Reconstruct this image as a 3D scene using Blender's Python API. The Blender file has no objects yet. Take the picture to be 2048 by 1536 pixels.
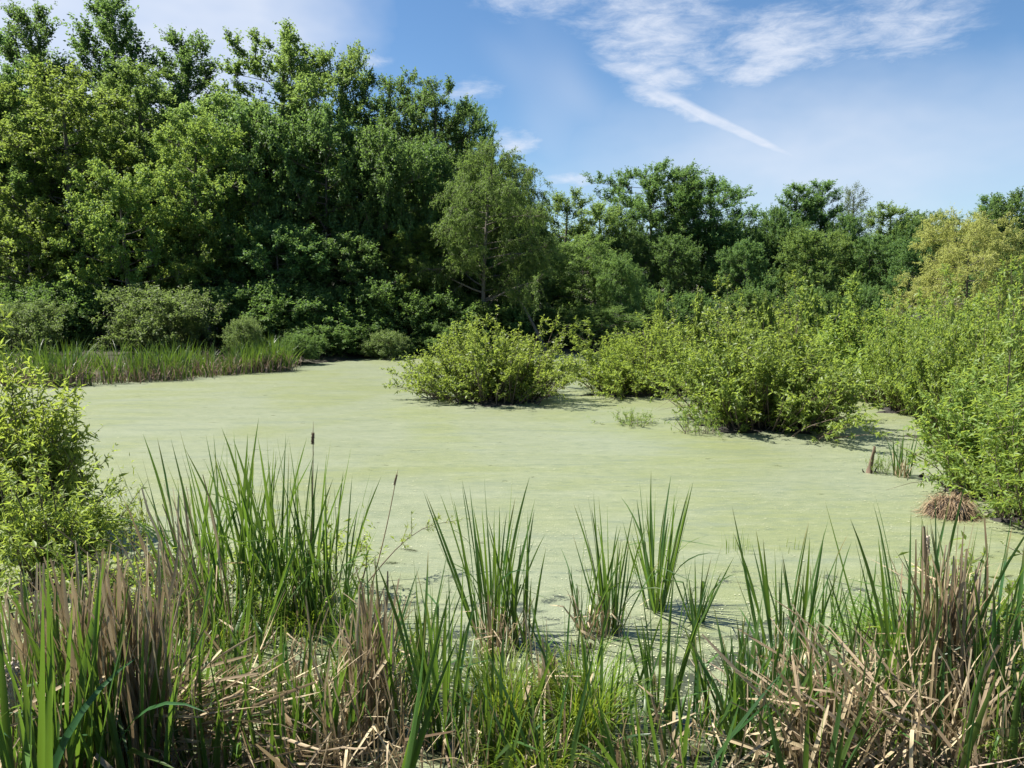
import bpy, math
import numpy as np
from math import radians as R

# ------------------------------------------------------------------ camera, sky, sun, exposure
scene = bpy.context.scene
col = scene.collection
F = 1537.0                      # focal length in photo pixels (2048 wide)
CAMZ = 3.0
PITCH = math.atan2(168.0, F)    # horizon sits at y = 600 of 1536
CP, SP = math.cos(PITCH), math.sin(PITCH)

cam_data = bpy.data.cameras.new('camera')
cam_data.sensor_width = 36.0
cam_data.lens = 36.0 * F / 2048.0
cam_data.clip_start = 0.05
cam_data.clip_end = 3000.0
cam = bpy.data.objects.new('camera', cam_data)
col.objects.link(cam)
cam.location = (0, 0, CAMZ)
cam.rotation_euler = (math.pi / 2 - PITCH, 0, 0)
scene.camera = cam

SUN_EL = R(57)
SUN_DIR_XY = np.array([-0.97, 0.22]); SUN_DIR_XY /= np.linalg.norm(SUN_DIR_XY)   # towards the sun
SUN_AZ = math.atan2(SUN_DIR_XY[0], SUN_DIR_XY[1])                                # clockwise from +Y
SKY_STRENGTH = 0.061

scene.view_settings.view_transform = 'Standard'
scene.view_settings.look = 'None'
scene.view_settings.gamma = 1.0
scene.view_settings.use_curve_mapping = False
scene.view_settings.exposure = 1.25
scene.cycles.max_bounces = 5
scene.cycles.transparent_max_bounces = 4
scene.cycles.diffuse_bounces = 2
scene.cycles.transmission_bounces = 4
scene.cycles.glossy_bounces = 2


def pix_dir(px, py):
    k = np.array([(px - 1024.0) / F, (768.0 - py) / F])
    d = np.array([k[0], CP + k[1] * SP, -SP + k[1] * CP])
    return d / np.linalg.norm(d)


def at(px, py, z=0.0):
    """photo pixel -> the point on the level z that it shows"""
    d = pix_dir(px, py)
    s = (z - CAMZ) / d[2]
    return np.array([d[0] * s, d[1] * s, z])


def z_at(py, dist):
    k = (768.0 - py) / F
    return CAMZ + dist * (k * CP - SP) / (CP + k * SP)


def x_at(px, dist, z=3.0):
    return (px - 1024.0) / F * (dist * CP - (z - CAMZ) * SP)


def azel(px, py):
    d = pix_dir(px, py)
    return math.atan2(d[0], d[1]), math.asin(d[2])


def build_world():
    w = bpy.data.worlds.new('World')
    scene.world = w
    w.use_nodes = True
    nt = w.node_tree
    nt.nodes.clear()
    N = nt.nodes.new
    L = nt.links.new
    out = N('ShaderNodeOutputWorld')
    bg = N('ShaderNodeBackground')
    bg.inputs['Strength'].default_value = SKY_STRENGTH
    L(bg.outputs[0], out.inputs[0])
    sky = N('ShaderNodeTexSky')
    sky.sky_type = 'NISHITA'
    sky.sun_disc = False
    sky.sun_elevation = SUN_EL
    sky.sun_rotation = SUN_AZ
    sky.altitude = 200
    sky.air_density = 1.0
    sky.dust_density = 0.25
    sky.ozone_density = 2.6
    tc = N('ShaderNodeTexCoord')
    sep = N('ShaderNodeSeparateXYZ')
    L(tc.outputs['Generated'], sep.inputs[0])

    def math_(op, a, b=None, clamp=False):
        n = N('ShaderNodeMath'); n.operation = op; n.use_clamp = clamp
        for i, v in enumerate((a, b)):
            if v is None: continue
            if isinstance(v, (int, float)): n.inputs[i].default_value = v
            else: L(v, n.inputs[i])
        return n.outputs[0]

    az = math_('ARCTAN2', sep.outputs[0], sep.outputs[1])
    el = math_('ARCSINE', sep.outputs[2])
    # noise that breaks the cloud outlines up
    comb = N('ShaderNodeCombineXYZ'); L(az, comb.inputs[0]); L(el, comb.inputs[1])

    def noise(scale, detail, rough, stretch=(1, 1, 1), rot=0.0, dist=0.0, src=None, colr=False):
        mp = N('ShaderNodeMapping'); mp.inputs['Scale'].default_value = stretch
        mp.inputs['Rotation'].default_value = (0, 0, rot)
        L(src or comb.outputs[0], mp.inputs[0])
        n = N('ShaderNodeTexNoise'); n.inputs['Scale'].default_value = scale
        n.inputs['Detail'].default_value = detail; n.inputs['Roughness'].default_value = rough
        n.inputs['Distortion'].default_value = dist
        L(mp.outputs[0], n.inputs['Vector'])
        return n.outputs['Color' if colr else 'Fac']

    wn = noise(10.0, 3, 0.6, (1, 1.6, 1), 0.25, 0.0, None, True)
    sub = N('ShaderNodeVectorMath'); sub.operation = 'SUBTRACT'; L(wn, sub.inputs[0]); sub.inputs[1].default_value = (.5, .5, .5)
    sc = N('ShaderNodeVectorMath'); sc.operation = 'MULTIPLY'; L(sub.outputs[0], sc.inputs[0]); sc.inputs[1].default_value = (.085, .05, 0)
    wp = N('ShaderNodeVectorMath'); wp.operation = 'ADD'; L(comb.outputs[0], wp.inputs[0]); L(sc.outputs[0], wp.inputs[1])

    def ellipse(p, q, half, strength, inner=0.0, src=None):
        """soft spindle-shaped patch of cloud between two sky positions given as (azimuth, elevation)"""
        a0, e0 = p; a1, e1 = q
        mp = N('ShaderNodeMapping'); mp.vector_type = 'TEXTURE'
        mp.inputs['Location'].default_value = ((a0 + a1) / 2, (e0 + e1) / 2, 0)
        mp.inputs['Rotation'].default_value = (0, 0, math.atan2(e1 - e0, a1 - a0))
        mp.inputs['Scale'].default_value = (max(1e-3, math.hypot(a1 - a0, e1 - e0) / 2), half, 1)
        L(src or wp.outputs[0], mp.inputs[0])
        ln = N('ShaderNodeVectorMath'); ln.operation = 'LENGTH'; L(mp.outputs[0], ln.inputs[0])
        mr = N('ShaderNodeMapRange')
        mr.inputs['From Min'].default_value = inner; mr.inputs['From Max'].default_value = 1.0
        mr.inputs['To Min'].default_value = strength; mr.inputs['To Max'].default_value = 0.0
        L(ln.outputs['Value'], mr.inputs['Value'])
        return mr.outputs[0]

    px = 1 / F
    tot = None
    for (x0, y0, x1, y1, half, s, inner) in [
        (1080, -50, 1540, 150, 150, .62, .15), (1150, 108, 1470, 175, 48, .66, .2), (1195, 140, 1440, 225, 46, .70, .2),
        (1215, 150, 1520, 270, 40, .60, .1), (1330, 120, 1840, 35, 92, .70, .15), (1380, 170, 1660, 105, 46, .68, .2),
        (1580, 90, 2060, 0, 105, .56, .15), (800, -60, 1260, 14, 50, .6, .2), (1000, -190, 1900, -60, 110, .62, .2),
        (950, 290, 1100, 265, 36, .68, .1), (1060, 368, 1250, 350, 26, .66, .1), (860, 185, 1060, 165, 40, .42, .1),
        (630, 80, 800, 150, 46, .52, .1), (1710, 394, 1800, 386, 18, .42, .1),
    ]:
        e = ellipse(azel(x0, y0), azel(x1, y1), half * px, s, inner)
        tot = e if tot is None else math_('MAXIMUM', tot, e)
    tx = noise(22.0, 6, 0.70, (.8, 2.5, 1), 0.30, 0.35)
    cir = math_('ADD', tot, math_('MULTIPLY', math_('SUBTRACT', tx, 0.5), 1.25))
    mr = N('ShaderNodeMapRange'); mr.interpolation_type = 'SMOOTHSTEP'
    mr.inputs['From Min'].default_value = .06; mr.inputs['From Max'].default_value = 1.0
    mr.inputs['To Max'].default_value = .9
    L(cir, mr.inputs['Value'])
    gate = math_('MULTIPLY', tot, 3.5, True)
    cir = math_('MULTIPLY', mr.outputs[0], gate)
    ts = N('ShaderNodeVectorMath'); ts.operation = 'MULTIPLY'; L(sub.outputs[0], ts.inputs[0]); ts.inputs[1].default_value = (.02, .012, 0)
    tw = N('ShaderNodeVectorMath'); tw.operation = 'ADD'; L(comb.outputs[0], tw.inputs[0]); L(ts.outputs[0], tw.inputs[1])
    trail = ellipse(azel(1160, 98), azel(1740, 382), 16 * px, 1.0, 0.35, tw.outputs[0])
    trail = math_('MULTIPLY', trail, math_('ADD', math_('MULTIPLY', tx, .7), .42), True)
    cir = math_('MAXIMUM', cir, trail)
    # sheet of thicker cloud over the wood, veil low over the far trees
    soft = noise(5.5, 3, .6, (1, 2.2, 1), .12)
    softm = math_('ADD', math_('MULTIPLY', soft, .8), .36)
    sheet = ellipse(azel(-900, 80), azel(790, -60), 300 * px, 1.0, 0.55)
    veil = ellipse(azel(1000, 345), azel(2600, 215), 185 * px, .74, 0.2)
    low = math_('MULTIPLY', math_('MAXIMUM', sheet, veil), softm, True)
    # the same thin cloud drifts over the rest of the sky
    rest = noise(1.8, 3, .62, (1.0, 1.8, 1.0), 0.3, 0.4, tc.outputs['Generated'])
    m3 = N('ShaderNodeMapRange'); m3.interpolation_type = 'SMOOTHSTEP'
    m3.inputs['From Min'].default_value = .56; m3.inputs['From Max'].default_value = .86; m3.inputs['To Max'].default_value = .5
    L(rest, m3.inputs['Value'])
    dens = math_('MAXIMUM', cir, math_('MAXIMUM', low, m3.outputs[0]))
    dens = math_('MULTIPLY', dens, math_('GREATER_THAN', el, -0.02), True)
    mix = N('ShaderNodeMix'); mix.data_type = 'RGBA'
    L(dens, mix.inputs['Factor'])
    hs = N('ShaderNodeHueSaturation')
    hs.inputs['Saturation'].default_value = 1.16
    L(sky.outputs[0], hs.inputs['Color'])
    L(hs.outputs[0], mix.inputs['A'])
    mix.inputs['B'].default_value = (5.7, 6.1, 6.9, 1)
    L(mix.outputs['Result'], bg.inputs['Color'])


build_world()

sun_data = bpy.data.lights.new('sun', 'SUN')
sun_data.energy = 5.0
sun_data.angle = R(0.53)
sun_data.color = (1.0, 0.95, 0.86)
sun = bpy.data.objects.new('sun', sun_data)
col.objects.link(sun)
from mathutils import Vector, Matrix, Euler, Quaternion
sd = Vector((SUN_DIR_XY[0] * math.cos(SUN_EL), SUN_DIR_XY[1] * math.cos(SUN_EL), math.sin(SUN_EL)))
sun.rotation_euler = sd.to_track_quat('Z', 'Y').to_euler()
sun.location = (-20, 10, 40)

# ------------------------------------------------------------------ helpers
rng = np.random.default_rng(11)


def nrm(v):
    return v / np.maximum(np.linalg.norm(v, axis=-1, keepdims=True), 1e-9)


def np_mesh(name, V, Fq, mat=None, var=None, smooth=False):
    """mesh from arrays; Fq is (n,4) quads or (n,3) triangles, or a list of both"""
    V = np.asarray(V, np.float32)
    if not isinstance(Fq, list): Fq = [Fq]
    Fq = [np.asarray(f, np.int32) for f in Fq if len(f)]
    me = bpy.data.meshes.new(name)
    me.vertices.add(len(V)); me.vertices.foreach_set('co', V.ravel())
    loops = np.concatenate([f.ravel() for f in Fq])
    sizes = np.concatenate([np.full(len(f), f.shape[1], np.int32) for f in Fq])
    starts = np.concatenate([[0], np.cumsum(sizes)[:-1]]).astype(np.int32)
    me.loops.add(len(loops)); me.loops.foreach_set('vertex_index', loops)
    me.polygons.add(len(sizes)); me.polygons.foreach_set('loop_start', starts)
    if smooth: me.polygons.foreach_set('use_smooth', np.ones(len(sizes), bool))
    if var is not None:
        a = me.attributes.new('var', 'FLOAT', 'FACE')
        a.data.foreach_set('value', np.asarray(var, np.float32))
    me.update(calc_edges=True)
    if mat: me.materials.append(mat)
    return me


def link(name, data, parent=None):
    o = bpy.data.objects.new(name, data)
    col.objects.link(o)
    if parent: o.parent = parent
    return o


def tag(o, label=None, cat=None, group=None, kind=None):
    if label: o['label'] = label
    if cat: o['category'] = cat
    if group: o['group'] = group
    if kind: o['kind'] = kind
    return o


class Tubes:
    """collects tapered tubes into one mesh"""
    def __init__(s): s.V = []; s.Q = []; s.n = 0
    def add(s, pts, rad, sides=5):
        pts = np.asarray(pts, float); rad = np.asarray(rad, float)
        k = len(pts)
        T = nrm(np.gradient(pts, axis=0))
        ref = np.array([0.31, 0.95, 0.05]) if abs(T[0][2]) > .5 else np.array([0, 0, 1.0])
        A = nrm(np.cross(T, ref)); B = np.cross(T, A)
        th = np.linspace(0, 2 * np.pi, sides, endpoint=False)
        ring = pts[:, None] + rad[:, None, None] * (np.cos(th)[None, :, None] * A[:, None] + np.sin(th)[None, :, None] * B[:, None])
        s.V.append(ring.reshape(-1, 3))
        i = np.arange(k - 1)[:, None] * sides; j = np.arange(sides)[None]
        a = i + j; b = i + (j + 1) % sides
        s.Q.append((np.stack([a, b, b + sides, a + sides], -1).reshape(-1, 4)) + s.n)
        s.n += k * sides
    def mesh(s, name, mat):
        return np_mesh(name, np.concatenate(s.V), np.concatenate(s.Q), mat, smooth=True)


def leaves(P, D, U, Ln, Wd, fold=0.12, droop=0.15, mid=0.42, rich=False):
    """one folded leaf for each point: returns verts, quads"""
    n = len(P)
    D = nrm(D); S = nrm(np.cross(D, U)); Nn = np.cross(S, D)
    Ln = np.asarray(Ln)[:, None]; Wd = np.asarray(Wd)[:, None]
    tip = P + D * Ln - Nn * droop * Ln
    m = P + D * Ln * mid
    l = m + S * Wd * .5 + Nn * fold * Wd
    r = m - S * Wd * .5 + Nn * fold * Wd
    if not rich:
        V = np.stack([P, r, tip, l], 1).reshape(-1, 3)
        Q = np.arange(4)[None] + 4 * np.arange(n)[:, None]
        return V, Q
    m2 = P + D * Ln * mid * 1.25 - Nn * (droop * .35 * Ln)
    V = np.stack([P, r, tip, l, m2], 1).reshape(-1, 3)
    b = 5 * np.arange(n)[:, None]
    Q = np.concatenate([np.array([[0, 1, 2, 4]]) + b, np.array([[0, 4, 2, 3]]) + b])
    return V, Q


# ------------------------------------------------------------------ materials
def new_mat(name):
    m = bpy.data.materials.new(name); m.use_nodes = True
    nt = m.node_tree; nt.nodes.clear()
    return m, nt, nt.nodes.new, nt.links.new


def leaf_mat(name, ca, cb, trans, amount=0.42, rough=0.42, spec=0.35, source='var', hue=0.02, value=0.25, vein=False):
    """leaf: diffuse + light through the leaf; colour runs between ca and cb leaf by leaf"""
    m, nt, N, L = new_mat(name)
    out = N('ShaderNodeOutputMaterial')
    if source == 'var':
        a = N('ShaderNodeAttribute'); a.attribute_name = 'var'; fac = a.outputs['Fac']
        oi = N('ShaderNodeObjectInfo'); rnd = oi.outputs['Random']
    else:
        oi = N('ShaderNodeObjectInfo'); fac = oi.outputs['Random']
        n2 = N('ShaderNodeMath'); n2.operation = 'MULTIPLY'; L(fac, n2.inputs[0]); n2.inputs[1].default_value = 7.31
        n3 = N('ShaderNodeMath'); n3.operation = 'FRACT'; L(n2.outputs[0], n3.inputs[0]); rnd = n3.outputs[0]
    mx = N('ShaderNodeMix'); mx.data_type = 'RGBA'
    mx.inputs['A'].default_value = (*ca, 1); mx.inputs['B'].default_value = (*cb, 1)
    L(fac, mx.inputs['Factor'])
    hs = N('ShaderNodeHueSaturation')
    mh = N('ShaderNodeMapRange'); mh.inputs['To Min'].default_value = .5 - hue; mh.inputs['To Max'].default_value = .5 + hue; L(rnd, mh.inputs[0])
    mv = N('ShaderNodeMapRange'); mv.inputs['To Min'].default_value = 1 - value; mv.inputs['To Max'].default_value = 1 + value; L(rnd, mv.inputs[0])
    L(mh.outputs[0], hs.inputs['Hue']); L(mv.outputs[0], hs.inputs['Value']); L(mx.outputs['Result'], hs.inputs['Color'])
    colour = hs.outputs[0]
    if vein:      # fine lengthwise streaks and browning blotches
        tc = N('ShaderNodeTexCoord')
        mp = N('ShaderNodeMapping'); mp.inputs['Scale'].default_value = (4, 260, 3); L(tc.outputs['Object'], mp.inputs[0])
        nz = N('ShaderNodeTexNoise'); nz.inputs['Scale'].default_value = 1.0; nz.inputs['Detail'].default_value = 3; L(mp.outputs[0], nz.inputs['Vector'])
        r = N('ShaderNodeMapRange'); r.inputs['From Min'].default_value = .3; r.inputs['From Max'].default_value = .7
        r.inputs['To Min'].default_value = .72; r.inputs['To Max'].default_value = 1.25; L(nz.outputs['Fac'], r.inputs[0])
        vm = N('ShaderNodeVectorMath'); vm.operation = 'SCALE'; L(colour, vm.inputs[0]); L(r.outputs[0], vm.inputs['Scale'])
        colour = vm.outputs[0]
        if name == 'cattail_blade':
            sx = N('ShaderNodeSeparateXYZ'); L(tc.outputs['Object'], sx.inputs[0])
            zt = N('ShaderNodeMapRange'); zt.inputs['From Min'].default_value = .80; zt.inputs['From Max'].default_value = .97; L(sx.outputs[2], zt.inputs[0])
            pk = N('ShaderNodeMapRange'); pk.inputs['From Min'].default_value = .62; pk.inputs['From Max'].default_value = .72; L(rnd, pk.inputs[0])
            mu = N('ShaderNodeMath'); mu.operation = 'MULTIPLY'; L(zt.outputs[0], mu.inputs[0]); L(pk.outputs[0], mu.inputs[1])
            bt = N('ShaderNodeMix'); bt.data_type = 'RGBA'; L(mu.outputs[0], bt.inputs['Factor']); L(colour, bt.inputs['A']); bt.inputs['B'].default_value = (.30, .20, .09, 1)
            colour = bt.outputs['Result']
    pr = N('ShaderNodeBsdfPrincipled')
    pr.inputs['Roughness'].default_value = rough
    pr.inputs['Specular IOR Level'].default_value = spec
    L(colour, pr.inputs['Base Color'])
    tr = N('ShaderNodeBsdfTranslucent')
    tm = N('ShaderNodeMix'); tm.data_type = 'RGBA'; tm.blend_type = 'MIX'; tm.inputs['Factor'].default_value = .75
    L(colour, tm.inputs['A']); tm.inputs['B'].default_value = (*trans, 1)
    L(tm.outputs['Result'], tr.inputs['Color'])
    ms = N('ShaderNodeMixShader'); ms.inputs[0].default_value = amount
    L(pr.outputs[0], ms.inputs[1]); L(tr.outputs[0], ms.inputs[2])
    L(ms.outputs[0], out.inputs['Surface'])
    return m


def bark_mat(name, ca, cb, scale=6.0):
    m, nt, N, L = new_mat(name)
    out = N('ShaderNodeOutputMaterial'); pr = N('ShaderNodeBsdfPrincipled')
    tc = N('ShaderNodeTexCoord'); mp = N('ShaderNodeMapping'); mp.inputs['Scale'].default_value = (1, 1, .22)
    L(tc.outputs['Object'], mp.inputs[0])
    nz = N('ShaderNodeTexNoise'); nz.inputs['Scale'].default_value = scale; nz.inputs['Detail'].default_value = 6
    L(mp.outputs[0], nz.inputs['Vector'])
    cr = N('ShaderNodeMix'); cr.data_type = 'RGBA'; cr.inputs['A'].default_value = (*ca, 1); cr.inputs['B'].default_value = (*cb, 1)
    L(nz.outputs['Fac'], cr.inputs['Factor'])
    L(cr.outputs['Result'], pr.inputs['Base Color']); pr.inputs['Roughness'].default_value = .9
    bp = N('ShaderNodeBump'); bp.inputs['Strength'].default_value = .6; bp.inputs['Distance'].default_value = .03
    L(nz.outputs['Fac'], bp.inputs['Height']); L(bp.outputs[0], pr.inputs['Normal'])
    L(pr.outputs[0], out.inputs[0])
    return m


M = {}
M['maple'] = leaf_mat('maple_leaf', (0.079, 0.148, 0.047), (0.142, 0.217, 0.063), (0.332, 0.469, 0.097), .48, rough=.55, spec=.25)
M['maple_dark'] = leaf_mat('dark_leaf', (0.066, 0.135, 0.050), (0.113, 0.185, 0.060), (0.252, 0.406, 0.084), .44, rough=.55, spec=.25)
M['maple_bright'] = leaf_mat('bright_leaf', (0.090, 0.157, 0.042), (0.155, 0.223, 0.057), (0.384, 0.508, 0.085), .5, rough=.55, spec=.25)
M['willow'] = leaf_mat('willow_leaf', (0.093, 0.163, 0.050), (0.142, 0.213, 0.065), (0.286, 0.440, 0.085), .46, rough=.55, spec=.25)
M['golden'] = leaf_mat('golden_leaf', (0.25, 0.265, 0.08), (0.35, 0.355, 0.12), (0.54, 0.58, 0.14), .48, rough=.6, spec=.2)
M['pale'] = leaf_mat('pale_leaf', (.10, .15, .06), (.16, .21, .09), (.2, .26, .09), .4)
M['under'] = leaf_mat('understory_leaf', (0.081, 0.149, 0.050), (0.132, 0.196, 0.065), (0.240, 0.400, 0.070), .42, rough=.6, spec=.2)
M['greyleaf'] = leaf_mat('grey_green_leaf', (0.115, 0.167, 0.065), (0.178, 0.236, 0.090), (0.288, 0.413, 0.090), .42, rough=.55, spec=.25)
M['shrub'] = leaf_mat('wetland_shrub_leaf', (0.108, 0.180, 0.045), (0.200, 0.265, 0.065), (0.418, 0.540, 0.070), .48, rough=.46, spec=.35)
M['near_shrub'] = leaf_mat('near_shrub_leaf', (0.115, 0.195, 0.045), (0.215, 0.28, 0.065), (0.44, 0.55, 0.07), .5, rough=.45, spec=.35)
M['blade'] = leaf_mat('cattail_blade', (.030, .085, .030), (.085, .155, .034), (.20, .34, .028), .40, rough=.40, spec=.4, source='obj', vein=True, value=.3)
M['sedge'] = leaf_mat('sedge_blade', (.10, .19, .02), (.20, .28, .035), (.33, .42, .03), .42, rough=.4, spec=.4)
M['reed_far'] = leaf_mat('far_reed_blade', (.045, .10, .02), (.085, .16, .03), (.15, .24, .02), .4)
M['dry'] = leaf_mat('dry_stalk', (.16, .113, .063), (.55, .45, .295), (.50, .38, .2), .22, rough=.75, spec=.2, source='obj', vein=True, value=.35, hue=.012)
M['dry_mass'] = leaf_mat('dry_litter', (.20, .145, .10), (.44, .36, .27), (.3, .2, .12), .14, rough=.8, spec=.2)
M['dry_brown'] = leaf_mat('dry_brown_grass', (.09, .055, .03), (.42, .31, .19), (.3, .2, .1), .15, rough=.7, spec=.25)
M['bark'] = bark_mat('dark_bark', (.05, .042, .034), (.17, .15, .125))
M['twig'] = bark_mat('twig_bark', (.06, .045, .03), (.17, .13, .095), 20)
M['rotten'] = bark_mat('rotten_wood', (.06, .042, .028), (.26, .18, .12), 14)
M['black_wood'] = bark_mat('wet_black_wood', (.010, .009, .008), (.035, .03, .025), 20)
M['stem'] = bark_mat('dry_stem', (.16, .10, .055), (.36, .26, .16), 30)
M['head'] = bark_mat('cattail_head', (.07, .04, .024), (.22, .14, .09), 60)
M['fluff'] = bark_mat('seed_fluff', (.34, .28, .20), (.58, .50, .40), 70)


def water_mat():
    m, nt, N, L = new_mat('duckweed_water')
    out = N('ShaderNodeOutputMaterial')
    tc = N('ShaderNodeTexCoord')

    def noise(scale, detail=4, rough=.6, stretch=(1, 1, 1), dist=0):
        mp = N('ShaderNodeMapping'); mp.inputs['Scale'].default_value = stretch; L(tc.outputs['Object'], mp.inputs[0])
        n = N('ShaderNodeTexNoise'); n.inputs['Scale'].default_value = scale; n.inputs['Detail'].default_value = detail
        n.inputs['Roughness'].default_value = rough; n.inputs['Distortion'].default_value = dist
        L(mp.outputs[0], n.inputs['Vector']); return n.outputs['Fac']

    def ramp(v, a, b, lo=0., hi=1.):
        r = N('ShaderNodeMapRange'); r.interpolation_type = 'SMOOTHSTEP'
        r.inputs['From Min'].default_value = a; r.inputs['From Max'].default_value = b
        r.inputs['To Min'].default_value = lo; r.inputs['To Max'].default_value = hi
        L(v, r.inputs['Value']); return r.outputs[0]

    def mix(f, a, b, typ='MIX'):
        n = N('ShaderNodeMix'); n.data_type = 'RGBA'; n.blend_type = typ
        for k, v in (('Factor', f), ('A', a), ('B', b)):
            if isinstance(v, tuple): n.inputs[k].default_value = (*v, 1)
            elif isinstance(v, float): n.inputs[k].default_value = v
            else: L(v, n.inputs[k])
        return n.outputs['Result']

    def mth(op, a, b):
        n = N('ShaderNodeMath'); n.operation = op
        for i, v in enumerate((a, b)):
            if isinstance(v, float): n.inputs[i].default_value = v
            else: L(v, n.inputs[i])
        return n.outputs[0]

    # two kinds of floating weed in broad drifts
    broad = noise(.22, 4, .55, (1, .8, 1), .5)
    streak = noise(.7, 5, .6, (.45, 1.9, 1), .4)
    fine = noise(42, 4, .7)
    c = mix(ramp(broad, .42, .58), (.182, .207, .092), (.196, .220, .140))
    c = mix(ramp(streak, .40, .72, 0., .6), c, (.235, .258, .185))
    vo = N('ShaderNodeTexVoronoi'); vo.inputs['Scale'].default_value = 85; L(tc.outputs['Object'], vo.inputs['Vector'])
    cell = mix(.38, c, mix(vo.outputs['Color'], (.08, .10, .03), (.34, .36, .19)))
    c = mix(.6, c, cell)
    grain = noise(5.5, 6, .78, (.55, 1.6, 1), .4)
    c = mix(ramp(grain, .30, .52, .75, 0.), c, (.115, .145, .085))
    c = mix(ramp(grain, .54, .74, 0., .7), c, (.34, .35, .22))
    drift = noise(1.3, 6, .7, (.28, 2.2, 1), .6)
    c = mix(ramp(drift, .36, .48, .5, 0.), c, (.14, .17, .115))
    c = mix(ramp(fine, .30, .52, .40, 0.), c, (.08, .10, .04))
    patch = noise(2.6, 6, .66, (.7, 1.3, 1), .3)
    # open dark water: between the plants at the near bank and in thin gaps farther out
    sp = N('ShaderNodeSeparateXYZ'); L(tc.outputs['Object'], sp.inputs[0])
    near = ramp(sp.outputs[1], 4.4, 10., .22, 0.)
    gaps = mth('ADD', patch, near)
    gaps = mth('ADD', gaps, mth('MULTIPLY', mth('SUBTRACT', fine, .5), .35))
    gap = ramp(gaps, .645, .74, 0., .92)
    weed = N('ShaderNodeBsdfPrincipled')
    L(c, weed.inputs['Base Color']); weed.inputs['Roughness'].default_value = .42
    weed.inputs['Specular IOR Level'].default_value = .6
    bp = N('ShaderNodeBump'); bp.inputs['Strength'].default_value = .35; bp.inputs['Distance'].default_value = .012
    L(mth('ADD', fine, vo.outputs['Distance']), bp.inputs['Height']); L(bp.outputs[0], weed.inputs['Normal'])
    wat = N('ShaderNodeBsdfPrincipled')
    wat.inputs['Base Color'].default_value = (.035, .04, .022, 1); wat.inputs['Roughness'].default_value = .06
    wat.inputs['IOR'].default_value = 1.33
    ms = N('ShaderNodeMixShader'); L(gap, ms.inputs[0]); L(weed.outputs[0], ms.inputs[1]); L(wat.outputs[0], ms.inputs[2])
    L(ms.outputs[0], out.inputs['Surface'])
    return m


def soil_mat():
    m, nt, N, L = new_mat('wet_soil')
    out = N('ShaderNodeOutputMaterial'); pr = N('ShaderNodeBsdfPrincipled')
    tc = N('ShaderNodeTexCoord')
    nz = N('ShaderNodeTexNoise'); nz.inputs['Scale'].default_value = 1.7; nz.inputs['Detail'].default_value = 9; nz.inputs['Roughness'].default_value = .7
    L(tc.outputs['Object'], nz.inputs['Vector'])
    cr = N('ShaderNodeValToRGB')
    cr.color_ramp.elements[0].position = .35; cr.color_ramp.elements[0].color = (.022, .017, .011, 1)
    cr.color_ramp.elements[1].position = .7; cr.color_ramp.elements[1].color = (.03, .042, .014, 1)
    e = cr.color_ramp.elements.new(.52); e.color = (.034, .028, .016, 1)
    L(nz.outputs['Fac'], cr.inputs[0]); L(cr.outputs[0], pr.inputs['Base Color'])
    pr.inputs['Roughness'].default_value = .85
    bp = N('ShaderNodeBump'); bp.inputs['Strength'].default_value = .8; bp.inputs['Distance'].default_value = .06
    L(nz.outputs['Fac'], bp.inputs['Height']); L(bp.outputs[0], pr.inputs['Normal'])
    L(pr.outputs[0], out.inputs[0])
    return m


# ------------------------------------------------------------------ the setting: ground and pond
SHORE = np.array([(-9.5, 4.6), (-4, 4.3), (0, 4.1), (3.0, 4.2), (6.5, 4.8), (10.5, 7.5), (14, 12), (17, 20), (17, 30),
                  (12, 37), (6, 41.5), (2.5, 42.5), (-2, 41), (-6.5, 40), (-9.8, 35), (-11.5, 31.2), (-15.5, 28.0), (-21, 27.0),
                  (-22, 22), (-17, 15), (-13, 9)])


def shore_distance(P):
    """signed distance to the shoreline, positive on land"""
    A = SHORE; B = np.roll(SHORE, -1, 0)
    d = np.full(len(P), 1e9); ins = np.zeros(len(P), bool)
    for a, b in zip(A, B):
        ab = b - a; t = np.clip(((P - a) @ ab) / (ab @ ab), 0, 1)
        d = np.minimum(d, np.linalg.norm(P - (a + t[:, None] * ab), axis=1))
        c = ((a[1] > P[:, 1]) != (b[1] > P[:, 1]))
        with np.errstate(divide='ignore', invalid='ignore'):
            xi = (b[0] - a[0]) * (P[:, 1] - a[1]) / (b[1] - a[1] + 1e-12) + a[0]
        ins ^= c & (P[:, 0] < xi)
    return np.where(ins, -d, d)


def ground_z(x, y):
    P = np.stack([np.atleast_1d(x), np.atleast_1d(y)], 1).astype(float)
    d = shore_distance(P)
    w = .05 * np.sin(P[:, 0] * 1.3 + 1) * np.cos(P[:, 1] * 1.1) + .035 * np.sin(P[:, 0] * 3.1 + P[:, 1] * 2.3)
    up = .06 + .9 * (1 - np.exp(-np.maximum(d, 0) / 14)) + w * np.clip(d, 0, 1)
    near = np.clip((4.6 - P[:, 1]) / 3.5, 0, 1) ** 1.5 * 1.15       # the bank the photographer stands on
    up = up + np.where((np.abs(P[:, 0]) < 60), near, 0)
    return np.where(d > 0, up * np.clip(d / .6, 0, 1) - .02 * (d < .6), np.maximum(-.6, d * .5))


def axis(lo, hi, n, p=2.2):
    t = np.linspace(-1, 1, n)
    a = np.sign(t) * np.abs(t) ** p
    return np.where(a < 0, -a * lo, a * hi)


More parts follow.
